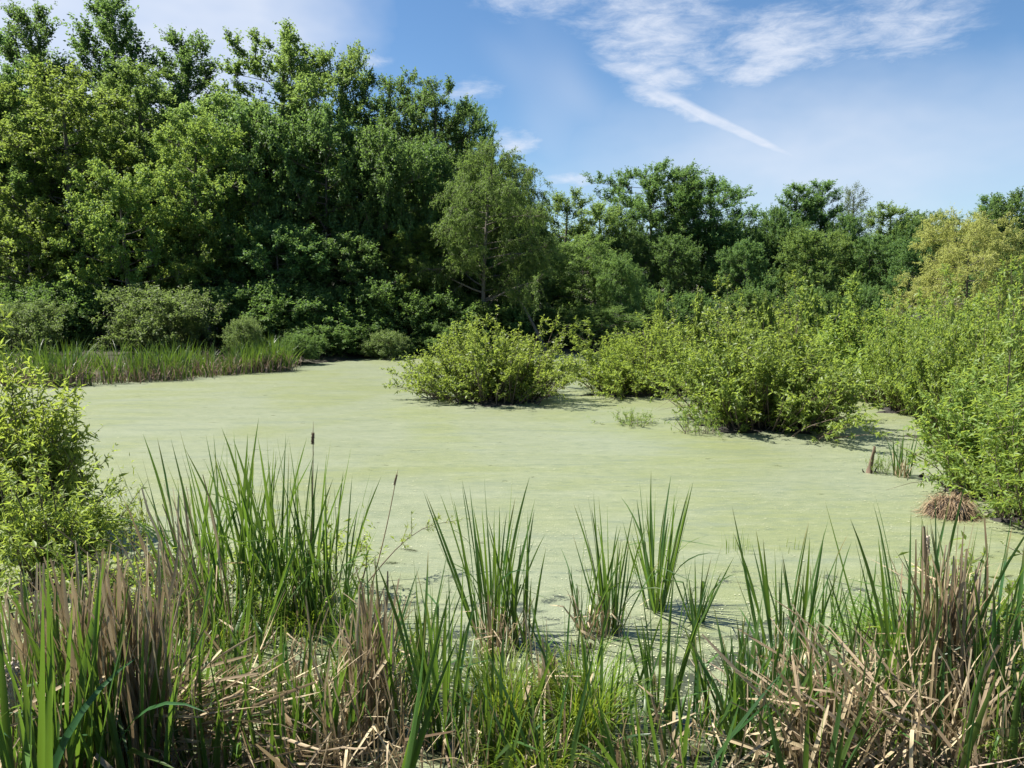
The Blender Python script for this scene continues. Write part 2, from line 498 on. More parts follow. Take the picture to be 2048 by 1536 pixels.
gx = axis(-700, 700, 171, 2.6)
gy = 12 + axis(-300, 1500, 191, 2.8)
GX, GY = np.meshgrid(gx, gy)
GZ = ground_z(GX.ravel(), GY.ravel())
nx, ny = len(gx), len(gy)
ii = np.arange(ny - 1)[:, None] * nx + np.arange(nx - 1)[None]
quads = np.stack([ii, ii + 1, ii + nx + 1, ii + nx], -1).reshape(-1, 4)
ground = link('ground', np_mesh('ground', np.stack([GX.ravel(), GY.ravel(), GZ], 1), quads, soil_mat(), smooth=True))
tag(ground, kind='structure')

wx = np.linspace(-34, 30, 33); wy = np.linspace(2.4, 60, 30)
WX, WY = np.meshgrid(wx, wy)
ii = np.arange(29)[:, None] * 33 + np.arange(32)[None]
pond = link('pond_water', np_mesh('pond_water', np.stack([WX.ravel(), WY.ravel(), np.zeros(WX.size)], 1),
            np.stack([ii, ii + 1, ii + 34, ii + 33], -1).reshape(-1, 4), water_mat()))
tag(pond, kind='structure')


# ------------------------------------------------------------------ trees
def gen_tree(seed, H, Rr, cb, npri, leaf_l, leaf_w, per, mat, bark=None, up=.35, droop=0., shape='round', trunk_r=None,
             sec_k=1.3, lean=0.0, spray=(.35, .85), open_=0.0, steep=34):
    """a tapered trunk with limbs, twigs and leaf sprays; returns (wood mesh, crown mesh)"""
    g = np.random.default_rng(seed)
    tb = Tubes()
    tr = trunk_r or H * .013
    k = 9
    t = np.linspace(0, 1, k)
    ph = g.uniform(0, 6.28, 2)
    trunk = np.stack([.018 * H * np.sin(t * 3.1 + ph[0]) * t + lean * H * t ** 1.5, .018 * H * np.sin(t * 2.6 + ph[1]) * t, t * H * .95], 1)
    tb.add(trunk, tr * (1.15 - t) ** .8 * np.where(t < .05, 1.35, 1), 8)
    P, D, Ls = [], [], []
    for i in range(npri):
        u = (i + g.uniform(0, 1)) / npri
        h = cb + (.97 - cb) * u ** .82
        az = i * 2.399 + g.uniform(-.5, .5)
        if g.uniform() < open_: continue
        # the limb ends on the crown's outline a little above where it leaves the trunk
        te = min(1.0, u + (1 - u) * g.uniform(.08, .32) * (steep / 34))
        if shape == 'round': env = max(.03, 1 - (2 * (te - .42) / 1.17) ** 2) ** .5
        elif shape == 'spire': env = (1 - te) ** .7 * .92 + .06
        elif shape == 'column': env = .95 * max(.01, 1 - te ** 4) ** .5 * (.75 + .25 * min(1, te / .2))
        else: env = (.42 + .58 * te / .68) if te < .68 else max(.03, 1 - ((te - .68) / .325) ** 2) ** .5      # vase
        lobe = 1 + .16 * math.sin(2 * az + ph[0]) + .12 * math.sin(3 * az + ph[1] + 4 * u)
        rr = Rr * env * g.uniform(.55, 1.08) * lobe + .25
        hz = (cb + (1.0 - cb) * te ** .92) * H
        p0 = np.array([np.interp(h, t * .95, trunk[:, 0]), np.interp(h, t * .95, trunk[:, 1]), h * H])
        hz = max(hz, p0[2] + .15 * rr)
        s = np.linspace(0, 1, 6)
        out = np.array([math.cos(az), math.sin(az), 0])
        side = np.array([-math.sin(az), math.cos(az), 0])
        ln = math.hypot(rr, hz - p0[2])
        wob = g.uniform(-.12, .12)
        curve = p0 + out * (rr * s)[:, None] + side * (wob * ln * np.sin(s * 3.1))[:, None] \
            + np.array([0, 0, 1.]) * ((hz - p0[2]) * s ** 1.25 - droop * .35 * ln * s ** 3)[:, None]
        r0 = max(.012, tr * .42 * (1 - .7 * u) * (ln / Rr) ** .6)
        tb.add(curve, r0 * (1.08 - s), 5)
        ns = int((4 + ln * 2.0) * sec_k)
        for j in range(ns):
            q = g.uniform(.18, 1) ** .8
            c0 = np.array([np.interp(q, s, curve[:, m]) for m in range(3)])
            tan = nrm(curve[min(5, int(q * 5) + 1)] - curve[int(q * 5) if q < 1 else 4])
            d2 = nrm(tan * .65 + nrm(g.normal(size=3)) * .75 + np.array([0, 0, up - droop]))
            l2 = g.uniform(.5, 1.2) * (ln * .13 + .5)
            s2 = np.linspace(0, 1, 3)
            cv = c0 + d2 * (l2 * s2)[:, None] - np.array([0, 0, 1.]) * (droop * .55 * l2 * s2 ** 2)[:, None]
            tb.add(cv, r0 * .32 * (1.1 - s2) + .004, 3)
            m = int(l2 / .26) + 2
            a = g.uniform(.15, 1, m)
            base = c0 + d2 * (l2 * a)[:, None] - np.array([0, 0, 1.]) * (droop * .55 * l2 * a ** 2)[:, None]
            dd = nrm(d2 * .7 + g.normal(size=(m, 3)) * .42 + np.array([0, 0, up * .9 - droop * 1.6]))
            P.append(base); D.append(dd); Ls.append(g.uniform(spray[0], spray[1], m))
    # leading shoot
    m = 40
    a = g.uniform(.80, 1.0, m)
    P.append(np.stack([np.interp(a, t, trunk[:, q]) for q in range(3)], 1)); D.append(nrm(g.normal(size=(m, 3)) * .5 + np.array([0, 0, .8 - droop]))); Ls.append(g.uniform(.5, 1.0, m))
    P = np.concatenate(P); D = np.concatenate(D); Ls = np.concatenate(Ls)
    n = len(P)
    a = g.uniform(.05, 1, (n, per))
    pos = (P[:, None] + D[:, None] * (Ls[:, None] * a)[..., None]).reshape(-1, 3) + g.normal(size=(n * per, 3)) * .05
    if droop > 0: pos[:, 2] -= (droop * .4 * (Ls[:, None] * a) ** 2).ravel()
    dd = np.repeat(D, per, 0) * .55 + g.normal(size=(n * per, 3)) * .6 + np.array([0, 0, -.25 - droop])
    U = g.normal(size=(n * per, 3)) * .55 + np.array([0, 0, 1.0])
    sz = g.uniform(.7, 1.25, n * per)
    V, Q = leaves(pos, dd, U, leaf_l * sz, leaf_w * sz)
    clump = np.repeat(g.uniform(0, 1, n), per) * .55 + g.uniform(0, .45, n * per)
    cm = np_mesh('crown', V, Q, M[mat], clump)
    return tb.mesh('trunk', bark or M['bark']), cm


KINDS = {}


def tree_kind(key, H, Rr, *a, **k):
    wood, crown = gen_tree(*((a[0], H, Rr) + a[1:]), **k)
    co = np.empty(len(crown.vertices) * 3, np.float32); crown.vertices.foreach_get('co', co); co = co.reshape(-1, 3)
    KINDS[key] = (float(np.percentile(co[:, 2], 99.85)), float(np.percentile(np.hypot(co[:, 0], co[:, 1]), 94)), (wood, crown))


tree_kind('maple_a', 20, 5.2, 1, .16, 54, .145, .105, 19, 'maple', up=.6, shape='round')
tree_kind('maple_b', 20, 4.6, 2, .14, 52, .145, .105, 19, 'maple', up=.5, shape='column')
tree_kind('maple_c', 20, 4.8, 3, .14, 52, .145, .105, 19, 'maple_dark', up=.4, shape='round')
tree_kind('spire', 20, 4.0, 4, .18, 46, .145, .10, 20, 'maple_dark', up=.7, shape='spire', spray=(.5, 1.2))
tree_kind('bright', 12, 4.2, 5, .14, 38, .14, .11, 19, 'maple_bright', up=.12, shape='round', spray=(.3, .7))
tree_kind('bright_tall', 18, 4.4, 6, .14, 46, .14, .11, 19, 'maple_bright', up=.25, shape='round')
tree_kind('willow', 15, 5.6, 7, .16, 50, .15, .055, 30, 'willow', up=.25, droop=.34, shape='round', lean=.06, spray=(.5, 1.1))
tree_kind('vase', 17, 5.0, 8, .22, 54, .145, .10, 20, 'maple_dark', up=.55, shape='vase', spray=(.4, 1.0), open_=.08)
tree_kind('loose', 15, 3.6, 9, .18, 34, .145, .095, 19, 'maple', up=.6, shape='column', spray=(.4, 1.1), open_=.12)
tree_kind('golden', 9, 4.6, 10, .18, 42, .14, .05, 22, 'golden', up=.3, droop=.22, shape='round', spray=(.4, .9), steep=15)
tree_kind('pale', 16, 2.6, 12, .3, 34, .16, .08, 7, 'pale', up=.7, shape='column', spray=(.4, 1.0))
tree_kind('small_willow', 7, 2.4, 13, .16, 38, .13, .048, 28, 'willow', up=.3, droop=.25, shape='round', spray=(.35, .8), steep=15)
tree_kind('understory', 4.0, 2.6, 14, .04, 40, .15, .10, 15, 'under', up=.25, shape='round', spray=(.3, .8), steep=15)
tree_kind('grey_bush', 3.6, 2.6, 15, .03, 42, .12, .075, 18, 'greyleaf', up=.3, shape='round', spray=(.3, .7), steep=15)

tree_kind('mid_dark', 10, 3.6, 41, .10, 44, .145, .105, 18, 'maple_dark', up=.35, shape='round', spray=(.35, .8))
tree_kind('mid_green', 10, 3.2, 42, .10, 44, .145, .105, 18, 'maple', up=.5, shape='column', spray=(.35, .9))
tree_no = 0


def plant(key, px, top, dist, wpx, label, name='tree', cat='tree', group=None, rot=None):
    """stand a tree at a distance so that its top and width reach the given photo pixels"""
    global tree_no
    tree_no += 1
    zt = z_at(top, dist)
    if key in ('maple_a', 'maple_b', 'maple_c') and zt < 14.5:      # a shorter tree is another habit, not a squashed tall one
        key = {'maple_a': ('mid_green' if tree_no % 3 == 0 else 'mid_dark'), 'maple_b': 'mid_dark', 'maple_c': 'mid_dark'}[key]
    H, Rr, (wood, crown) = KINDS[key]
    x = x_at(px, dist, zt * .6)
    zb = float(ground_z(x, dist)[0]) - .05
    s = (zt - zb) / H
    r = wpx * 1.3 / F * dist / Rr
    o = link(name, None)
    o.location = (x, dist, zb)
    o.scale = (r, r, s)
    o.rotation_euler = (0, 0, (tree_no * 2.4) % 6.28 if rot is None else rot)
    tag(o, label, cat, group)
    link('trunk', wood, o)
    link('crown', crown, o)
    return o


W = 'wood beside the pond'
G1 = 'front trees of the dense wood'
# skyline trees of the wood, from its outer edge towards the gap
plant('maple_c', -60, 50, 46, 130, 'dark tree at the outermost edge of the dense wood, cut by the frame', 'forest_tree', group=G1)
plant('spire', 85, 15, 53, 85, 'tall tree with a thin spiky top beside the wood\'s highest tree', 'forest_tree', group=G1)
plant('spire', 222, -8, 55, 95, 'highest tree of the wood, dark with several pointed shoots', 'forest_tree', group=G1)
plant('bright_tall', 130, 130, 44, 115, 'tall yellow-green tree in front of the wood\'s spiky tops', 'forest_tree', group=G1)
plant('maple_b', 300, 130, 50, 95, 'slim green tree between the highest tree and the feathery one', 'forest_tree', group=G1)
plant('spire', 370, 62, 56, 85, 'feathery upright tree standing against the white cloud', 'forest_tree', group=G1)
plant('maple_a', 440, 195, 47, 110, 'rounded green tree in the dip before the broad high crown', 'forest_tree', group=G1)
plant('maple_a', 575, 58, 50, 130, 'broad high crown in the middle of the wood\'s skyline', 'forest_tree', group=G1)
plant('loose', 690, 85, 52, 75, 'loose tree whose open branches show sky beside the broad crown', 'forest_tree', group=G1)
plant('maple_c', 790, 148, 53, 95, 'dense dark tree with a flat rounded top below the blue sky', 'forest_tree', group=G1)
plant('maple_c', 868, 165, 51, 85, 'dark rounded tree next to the flat topped one on the skyline', 'forest_tree', group=G1)
plant('maple_c', 940, 205, 54, 65, 'last tall dark tree before the wood drops to the willow', 'forest_tree', group=G1)
plant('maple_b', 30, 190, 45, 110, 'leafy green tree low under the outermost dark tree', 'forest_tree', group=G1)
# second storey in front
plant('bright', 250, 325, 40, 90, 'small bright yellow-green maple standing out before the wood', 'maple_tree', group=G1)
plant('bright', 60, 400, 41, 90, 'low bright maple spreading over the outer reed bed', 'maple_tree', group=G1)
plant('bright_tall', 395, 235, 43.5, 85, 'mid-height lit tree between the small maple and the broad crown', 'forest_tree', group=G1)
plant('maple_a', 510, 215, 45, 95, 'leaning mid-height tree below the broad high crown', 'forest_tree', group=G1)
plant('maple_c', 650, 215, 46, 90, 'shaded mid-height tree below the loose open tree', 'forest_tree', group=G1)
plant('maple_b', 760, 255, 46, 85, 'shaded tree under the flat topped crown', 'forest_tree', group=G1)
plant('maple_b', 850, 285, 47, 70, 'slim shaded tree beside the willow', 'forest_tree', group=G1)
plant('bright', 385, 430, 42, 75, 'low leafy tree in the shade above the grey-green bush', 'forest_tree', group=G1)
plant('maple_c', 560, 450, 42.5, 90, 'low dark tree above the tip of the reed bed', 'forest_tree', group=G1)
plant('maple_c', 700, 470, 43.5, 80, 'low dark tree above the shaded end of the pond', 'forest_tree', group=G1)
plant('bright_tall', 820, 450, 44.5, 55, 'thin leafy sapling tree catching light in the shaded wood', 'forest_tree', group=G1)
plant('willow', 965, 285, 43.5, 105, 'big olive-green willow with a leaning trunk at the wood\'s corner', 'willow_tree', rot=0.3)
plant('willow', 1040, 345, 46, 52, 'narrow willow crown trailing from the big willow\'s side', 'willow_tree', rot=2.0)
# deeper in the wood
for i, (px, top, d) in enumerate([(-20, 150, 60), (60, 200, 62), (150, 190, 61), (255, 210, 63), (340, 230, 60), (430, 260, 62), (500, 200, 61),
                                  (600, 220, 63), (700, 240, 61), (780, 260, 63), (860, 270, 62), (930, 310, 60), (1000, 390, 60),
                                  (100, 330, 54), (300, 340, 54), (470, 380, 53), (640, 380, 54), (810, 400, 53), (940, 420, 52),
                                  (40, 440, 57), (130, 450, 58), (210, 430, 57), (290, 450, 59), (380, 440, 57), (190, 520, 50), (90, 520, 49)]):
    plant(['maple_c', 'maple_b'][i % 2], px, top, d, 100, 'shaded tree deep inside the dense wood, seen through gaps between crowns', 'forest_tree', group='trees deep inside the wood')
# undergrowth along the bank of the wood
for (px, top, d, w, lab) in [
        (-30, 560, 38.5, 80, 'dark shrub at the frame edge under the outermost dark tree'), (40, 590, 38, 60, 'low dark shrub under the low bright maple'),
        (110, 560, 39, 75, 'dark shrub between the low bright maple and the small bright maple'), (190, 575, 39.5, 70, 'dark shrub at the trunk foot of the small bright maple'),
        (430, 570, 40.5, 75, 'shaded shrub directly behind the large grey-green bush'), (520, 585, 41, 75, 'shaded shrub behind the small pale bush near the reed tip'),
        (590, 560, 42, 80, 'tall dark shrub over the tip of the reed bed'), (680, 570, 42.5, 80, 'tall dark shrub behind the rounded shaded bush'),
        (770, 570, 43, 80, 'tall dark shrub behind the light low bush of the far bank'), (850, 580, 43.5, 75, 'dark shrub in deep shade before the willow\'s trunk'),
        (930, 590, 44.5, 75, 'dark shrub in deep shade under the big willow'), (1000, 600, 45.5, 70, 'dark shrub at the top end of the leaning dead trunk'),
        (1060, 610, 46.5, 60, 'dark shrub at the foot of the leaning dead trunk'), (730, 620, 42, 60, 'low dark shrub tucked behind the far bank bushes'),
        (870, 640, 42.5, 55, 'low dark shrub just above the island shrub\'s top'), (960, 645, 43.6, 60, 'low dark shrub behind the island shrub\'s crown'),
        (600, 630, 40.5, 55, 'low dark shrub at the water behind the reed tip'), (1110, 640, 46, 55, 'low dark shrub at the end of the pond\'s narrow arm')]:
    plant('understory', px, top, d, w, lab, 'understory_shrub', 'shrub', 'undergrowth at the foot of the wood')
plant('grey_bush', 318, 568, 36.5, 85, 'large grey-green bush rising behind the reed bed', 'bank_shrub', 'shrub')
plant('grey_bush', 492, 632, 35.5, 34, 'small pale bush poking up behind the reed bed near its tip', 'bank_shrub', 'shrub')
plant('understory', 650, 648, 39.2, 62, 'rounded shaded bush on the far bank past the reed bed', 'bank_shrub', 'shrub')
plant('understory', 598, 668, 35.8, 30, 'low dark bush at the tip of the reed bed', 'bank_shrub', 'shrub')
plant('understory', 715, 668, 40.6, 45, 'low shaded bush between the rounded bush and the light low bush', 'bank_shrub', 'shrub')
plant('understory', 850, 672, 41.6, 50, 'low shaded bush half hidden behind the island shrub', 'bank_shrub', 'shrub')
plant('grey_bush', 778, 660, 39.6, 40, 'low bush on the far bank beside the island shrub', 'bank_shrub', 'shrub')
plant('grey_bush', 20, 600, 34, 70, 'grey-green bush behind the yellow-green willow shrub at the frame edge', 'bank_shrub', 'shrub')

G2 = 'trees of the far tree line'
plant('loose', 1128, 380, 62, 62, 'thin pale-leaved tree beside the willow at the start of the far tree line', 'far_tree', group=G2)
plant('loose', 1205, 402, 64, 58, 'bushy tree between the thin pale one and the tall open one', 'far_tree', group=G2)
plant('vase', 1305, 326, 68, 80, 'tall open-crowned tree with bare forking limbs in the far tree line', 'far_tree', group=G2)
plant('spire', 1362, 335, 69, 40, 'narrow tree grown together with the tall open-crowned one', 'far_tree', group=G2)
plant('vase', 1415, 362, 69, 78, 'tall dark tree with drooping outer branches beside the open-crowned one', 'far_tree', group=G2)
plant('small_willow', 1165, 470, 50, 72, 'olive willow in front of the far tree line near the pond\'s end', 'willow_tree')
plant('small_willow', 1090, 500, 52, 50, 'slim leafy tree lit from behind near the leaning dead trunk', 'willow_tree')
plant('small_willow', 1240, 505, 47, 38, 'small bright willow with a rounded top before dark trees', 'willow_tree')
plant('small_willow', 1205, 612, 45, 62, 'low spreading willow bush with bent limbs over the pond\'s end', 'willow_tree')
plant('maple_c', 1505, 450, 70, 46, 'low rounded tree in the dip after the two tallest far trees', 'far_tree', group=G2)
plant('maple_c', 1570, 436, 66, 46, 'dense dark tree below the twin pointed tops', 'far_tree', group=G2)
plant('spire', 1592, 368, 70, 55, 'first of the twin pointed tops in the far tree line', 'far_tree', group=G2)
plant('spire', 1642, 362, 71, 52, 'second of the twin pointed tops, beside the pale bare tree', 'far_tree', group=G2)
plant('pale', 1708, 368, 82, 36, 'pale sparse tree showing sky through its crown', 'far_tree', group=G2)
plant('maple_a', 1668, 465, 64, 48, 'round green tree in front of the pale sparse tree', 'far_tree', group=G2)
plant('loose', 1772, 408, 68, 62, 'feathery topped tree between pale sparse tree and golden willow', 'far_tree', group=G2)
plant('maple_a', 1740, 470, 62, 46, 'round leafy tree low beside the feathery topped one', 'far_tree', group=G2)
plant('vase', 1852, 424, 72, 58, 'small open tree just before the golden willow', 'far_tree', group=G2)
plant('spire', 1968, 390, 60, 46, 'dark pointed tree rising behind the golden willow', 'far_tree', group=G2)
plant('maple_b', 1250, 440, 62, 42, 'upright green tree between the bushy one and the tall open-crowned one', 'far_tree', group=G2)
plant('maple_b', 1462, 440, 66, 45, 'upright tree filling in beside the tall dark far tree', 'far_tree', group=G2)
plant('maple_b', 1545, 415, 66, 42, 'upright leafy tree before the twin pointed tops', 'far_tree', group=G2)
plant('maple_b', 1690, 430, 68, 40, 'upright tree right in front of the pale sparse tree', 'far_tree', group=G2)
plant('maple_b', 1812, 440, 66, 40, 'upright tree between the feathery topped one and the small open one', 'far_tree', group=G2)
plant('maple_a', 1340, 470, 61, 48, 'rounded tree in front of the tall open-crowned one', 'far_tree', group=G2)
plant('maple_a', 1490, 480, 60, 45, 'low lit tree at the foot of the tall dark far tree', 'far_tree', group=G2)
plant('maple_a', 1605, 455, 60, 48, 'rounded green tree under the twin pointed tops', 'far_tree', group=G2)
plant('maple_a', 1818, 475, 58, 42, 'low rounded tree beside the golden willow', 'far_tree', group=G2)
plant('maple_c', 2045, 380, 58, 62, 'dark dense tree at the outer end of the far tree line', 'far_tree', group=G2)
plant('maple_c', 2130, 400, 56, 70, 'dark tree past the end of the far tree line, cut by the frame', 'far_tree', group=G2)
plant('golden', 1935, 420, 36, 100, 'golden olive willow with a broad domed crown above the shrubs', 'golden_willow_tree')
for i, (px, top, d) in enumerate([(1110, 470, 76), (1190, 480, 78), (1270, 470, 80), (1350, 470, 82), (1450, 460, 80), (1530, 470, 82), (1620, 470, 80),
                                  (1700, 480, 78), (1790, 470, 80), (1880, 460, 76), (1980, 450, 74), (2080, 440, 74), (1040, 440, 74)]):
    plant(['maple_c', 'maple_b'][i % 2], px, top, d, 75, 'shaded tree standing behind the far tree line', 'far_tree', group='trees behind the far tree line')
for (px, top, d, w, lab) in [
        (1290, 575, 50, 45, 'dark shrub below the tall open-crowned tree'), (1390, 585, 50, 40, 'dark shrub below the tall dark far tree'),
        (1500, 575, 52, 45, 'dark shrub in the dip after the two tallest far trees'), (1620, 572, 52, 45, 'dark shrub below the twin pointed tops'),
        (1730, 570, 50, 42, 'dark shrub below the pale sparse tree'), (1150, 600, 50, 60, 'dark shrub behind the low spreading willow bush'),
        (2040, 535, 46, 60, 'dark shrub beside the golden willow at the frame edge')]:
    plant('understory', px, top, d, w, lab, 'understory_shrub', 'shrub', 'undergrowth of the far tree line')

# the leaning dead trunk at the pond's end
tb = Tubes()
d0 = 43.0
a = np.array([x_at(1094, d0), d0, float(ground_z(x_at(1094, d0), d0)[0]) - .1]); b = np.array([x_at(1003, d0 + 1), d0 + 1, z_at(545, d0 + 1)])
s = np.linspace(0, 1, 7)
tb.add(a + (b - a) * s[:, None] + np.array([.12, 0, .1]) * np.sin(s * 3.1)[:, None], .10 * (1.15 - s), 7)
tag(link('leaning_dead_trunk', tb.mesh('leaning_dead_trunk', M['bark'])), 'thin bare dead trunk leaning across the shade below the willow', 'trunk')


# ------------------------------------------------------------------ wetland shrubs
def gen_shrub(seed, Rr, H, stems, twigs, per, ll, lw, mat, rich=False, upright=.8, ell=1.0, bare=.08, lumps=.34, foot=.52, blobs=True):
    """many-stemmed shrub: arching stems with leafy twigs; returns (stems mesh, foliage mesh)"""
    g = np.random.default_rng(seed)
    tb = Tubes(); P, D, Ls = [], [], []
    K = 9 if blobs else 1
    if blobs:
        ba = np.arange(K) * 2.4 + g.uniform(0, 6.28); br = Rr * .66 * np.sqrt((np.arange(K) + .3) / K)
        bc = np.stack([br * np.cos(ba), br * np.sin(ba)], 1); bR = Rr * g.uniform(.26, .46, K); bH = H * g.uniform(.55, 1.05, K); bH[g.integers(3)] = 1.08 * H
    else:
        bc = np.zeros((1, 2)); bR = np.array([Rr]); bH = np.array([H])
    pick = g.choice(K, stems, p=bR ** 2 / (bR ** 2).sum())
    tone = g.uniform(0, 1, K)
    lump_az = g.uniform(0, 6.28, 5); lump_a = g.uniform(.4, 1, 5); TN = []
    for i in range(stems):
        kb = pick[i]
        az0 = g.uniform(0, 6.28); q = math.sqrt(g.uniform(0, 1))
        lump = sum(a * math.cos((k + 2) * (az0 - z)) for k, (a, z) in enumerate(zip(lump_a, lump_az))) / 2
        r0 = bR[kb] * q * (1 + lumps * lump) * g.uniform(.85, 1.12)
        ex, ey = bc[kb][0] + r0 * math.cos(az0), bc[kb][1] + r0 * math.sin(az0)
        rr = math.hypot(ex, ey); az = math.atan2(ey, ex)
        top = bH[kb] * (1 - .62 * q ** 2.2) * (1 - .25 * (rr / Rr) ** 2 * blobs) * g.uniform(.5, 1.06)
        if g.uniform() < .08: top *= 1.2
        b = np.array([math.cos(az) * rr * foot, math.sin(az) * rr * foot * ell, -.12]) + g.normal(size=3) * np.array([.12, .12, 0])
        e = np.array([math.cos(az) * rr, math.sin(az) * rr * ell, top])
        s = np.linspace(0, 1, 5)
        mid = np.stack([s, s, s ** (1.0 - .25 * q)], 1)
        cv = b + (e - b) * mid + np.array([*(g.normal(size=2) * .10), 0]) * np.sin(s * 3.1)[:, None]
        tb.add(cv, .016 * (1.15 - s) * (H / 2.5) ** .5, 4)
        n = max(3, int(twigs * (.5 + .7 * top / H)))
        a = bare + (1 - bare) * g.uniform(0, 1, n) ** .75
        base = np.stack([np.interp(a, s, cv[:, k]) for k in range(3)], 1)
        tan = nrm(cv[4] - cv[2])
        if i % 9 == 0:      # dead twig without leaves
            w0 = cv[2] if i % 2 else cv[3]
            dw = nrm(tan + g.normal(size=3) * .5)
            tb.add(np.stack([w0, w0 + dw * .3 * H ** .5, w0 + dw * .55 * H ** .5 + g.normal(size=3) * .05]), [.008, .005, .002], 3)
        dd = nrm(tan * .5 + g.normal(size=(n, 3)) * .55 + np.array([0, 0, upright * .5]))
        tl = g.uniform(.14, .42, n) * (H / 2.6) ** .5
        for k in range(n):
            if k % 2 == 0: tb.add(np.stack([base[k], base[k] + dd[k] * tl[k]]), [.005, .002], 3)
        TN.append(np.full(n + 1, tone[kb]))
        P.append(base); D.append(dd); Ls.append(tl)
        P.append(cv[4:5]); D.append(tan[None]); Ls.append(np.array([.3]))
    P = np.concatenate(P); D = np.concatenate(D); Ls = np.concatenate(Ls)
    n = len(P)
    a = g.uniform(.08, 1.05, (n, per))
    pos = (P[:, None] + D[:, None] * (Ls[:, None] * a)[..., None]).reshape(-1, 3)
    dd = np.repeat(D, per, 0) * .5 + g.normal(size=(n * per, 3)) * .7
    U = g.normal(size=(n * per, 3)) * .5 + np.array([-.25, 0, .9])
    sz = g.uniform(.6, 1.25, n * per)
    keep = pos[:, 2] > .03
    pos, dd, U, sz = pos[keep], dd[keep], U[keep], sz[keep]
    V, Q = leaves(pos, dd, U, ll * sz, lw * sz, fold=.2, droop=.22, rich=rich)
    var = np.clip(np.repeat(np.concatenate(TN) * .45 + g.uniform(0, .25, n), per)[keep] + g.uniform(0, .35, len(pos)), 0, 1)
    if rich: var = np.concatenate([var, var])
    return tb.mesh('stems', M['twig']), np_mesh('foliage', V, Q, M[mat], var)


SHRUBS = {
    'wide': (3.0, 2.6, gen_shrub(21, 3.0, 2.6, 280, 14, 14, .10, .034, 'shrub')),
    'tall': (2.6, 3.0, gen_shrub(22, 2.6, 3.0, 270, 14, 14, .10, .034, 'shrub')),
    'ridge': (3.2, 3.2, gen_shrub(23, 3.2, 3.2, 260, 14, 14, .105, .036, 'shrub')),
    'near': (1.15, 2.6, gen_shrub(24, 1.15, 2.6, 105, 14, 9, .115, .034, 'near_shrub', rich=True, upright=.2, foot=.35)),
    'willow_near': (1.1, 2.6, gen_shrub(28, 1.1, 2.6, 80, 14, 8, .125, .033, 'near_shrub', rich=True, upright=.0, bare=.15, lumps=.6, foot=.25)),
    'low': (1.0, .7, gen_shrub(25, 1.0, .7, 34, 6, 8, .085, .024, 'shrub', bare=.15, blobs=False)),
    'sapling': (.6, 1.6, gen_shrub(26, .6, 1.6, 12, 9, 10, .14, .09, 'maple_bright', bare=.35, blobs=False)),
    'weed': (.35, .8, gen_shrub(27, .35, .8, 12, 7, 8, .07, .020, 'near_shrub', rich=True, bare=.1, blobs=False)),
}
for _k, (_r, _h, (_st, _fo)) in list(SHRUBS.items()):
    co = np.empty(len(_fo.vertices) * 3, np.float32); _fo.vertices.foreach_get('co', co); co = co.reshape(-1, 3)
    SHRUBS[_k] = (float(np.percentile(np.hypot(co[:, 0], co[:, 1]), 96)), float(np.percentile(co[:, 2], 99.7)), (_st, _fo))
MUD = []
for _q in range(3):      # ragged hump of roots and black mud that a shrub stands on
    _g = np.random.default_rng(200 + _q)
    _a = np.linspace(0, 2 * np.pi, 40, endpoint=False)
    _e = .62 + .10 * np.sin(3 * _a + _q) + .07 * np.sin(7 * _a + 2 * _q) + .06 * _g.normal(size=40)
    _V = np.concatenate([np.stack([_e * k * np.cos(_a), _e * k * np.sin(_a), np.full(40, z) + .02 * _g.normal(size=40)], 1) for k, z in ((1, -.03), (.9, .02), (.5, .07), (.05, .09))])
    _i = (np.arange(3)[:, None] * 40 + np.arange(40)[None]).ravel(); _j = (np.arange(3)[:, None] * 40 + (np.arange(40)[None] + 1) % 40).ravel()
    MUD.append(np_mesh('mud_foot', _V, np.stack([_i, _j, _j + 40, _i + 40], 1), M['black_wood']))
shrub_no = 0


def shrub(key, px, base_y, top_y, half_px, label, group=None, name='wetland_shrub', dist=None, rot=None, cat='shrub', sy=None, zb=None, mud=True):
    global shrub_no
    shrub_no += 1
    Rr, H, (st, fo) = SHRUBS[key]
    if dist is None: dist = at(px, base_y)[1]
    depth = half_px / F * dist
    dist = dist + (depth * .8 if sy is None else depth * sy)
    x = x_at(px, dist, 1.0)
    if zb is None: zb = max(0., float(ground_z(x, dist)[0]))
    h = z_at(top_y, dist) - zb
    o = link(name, None)
    o.location = (x, dist, zb)
    r = depth * 1.06 / Rr
    o.scale = (r, r * .9, h / H)
    o.rotation_euler = (0, 0, shrub_no * 1.9 if rot is None else rot)
    tag(o, label, cat, group)
    link('stems', st, o)
    tag(link('foliage', fo, o), kind='stuff')
    if mud: link('mud_foot', MUD[shrub_no % 3], o).scale = (Rr, Rr, 1)
    return o


G3 = 'shrubs growing in the pond'
shrub('wide', 985, 816, 640, 172, 'island shrub standing alone in the open pond', G3, rot=.4)
shrub('wide', 1285, 800, 645, 160, 'shrub just across the narrow gap from the island shrub', G3)
shrub('tall', 1525, 876, 598, 222, 'biggest shrub in the middle, its dark base reaching far into the pond', G3, rot=1.1)
shrub('ridge', 1420, 800, 582, 170, 'taller shrub behind and between the two big pond shrubs', G3, dist=25)
shrub('ridge', 1600, 800, 572, 180, 'shrub rising behind the biggest pond shrub', G3, dist=26)
shrub('tall', 1740, 800, 585, 180, 'shrub filling the corner behind the biggest pond shrub', G3, dist=22)
shrub('tall', 1850, 838, 600, 130, 'shrub with bare dark stems beside the shaded gap of water', G3)
shrub('ridge', 1900, 800, 562, 210, 'tall shrub on the rise below the golden willow', G3, dist=25)
shrub('ridge', 2040, 800, 552, 200, 'tall shrub at the edge of the frame below the dark dense tree', G3, dist=22)
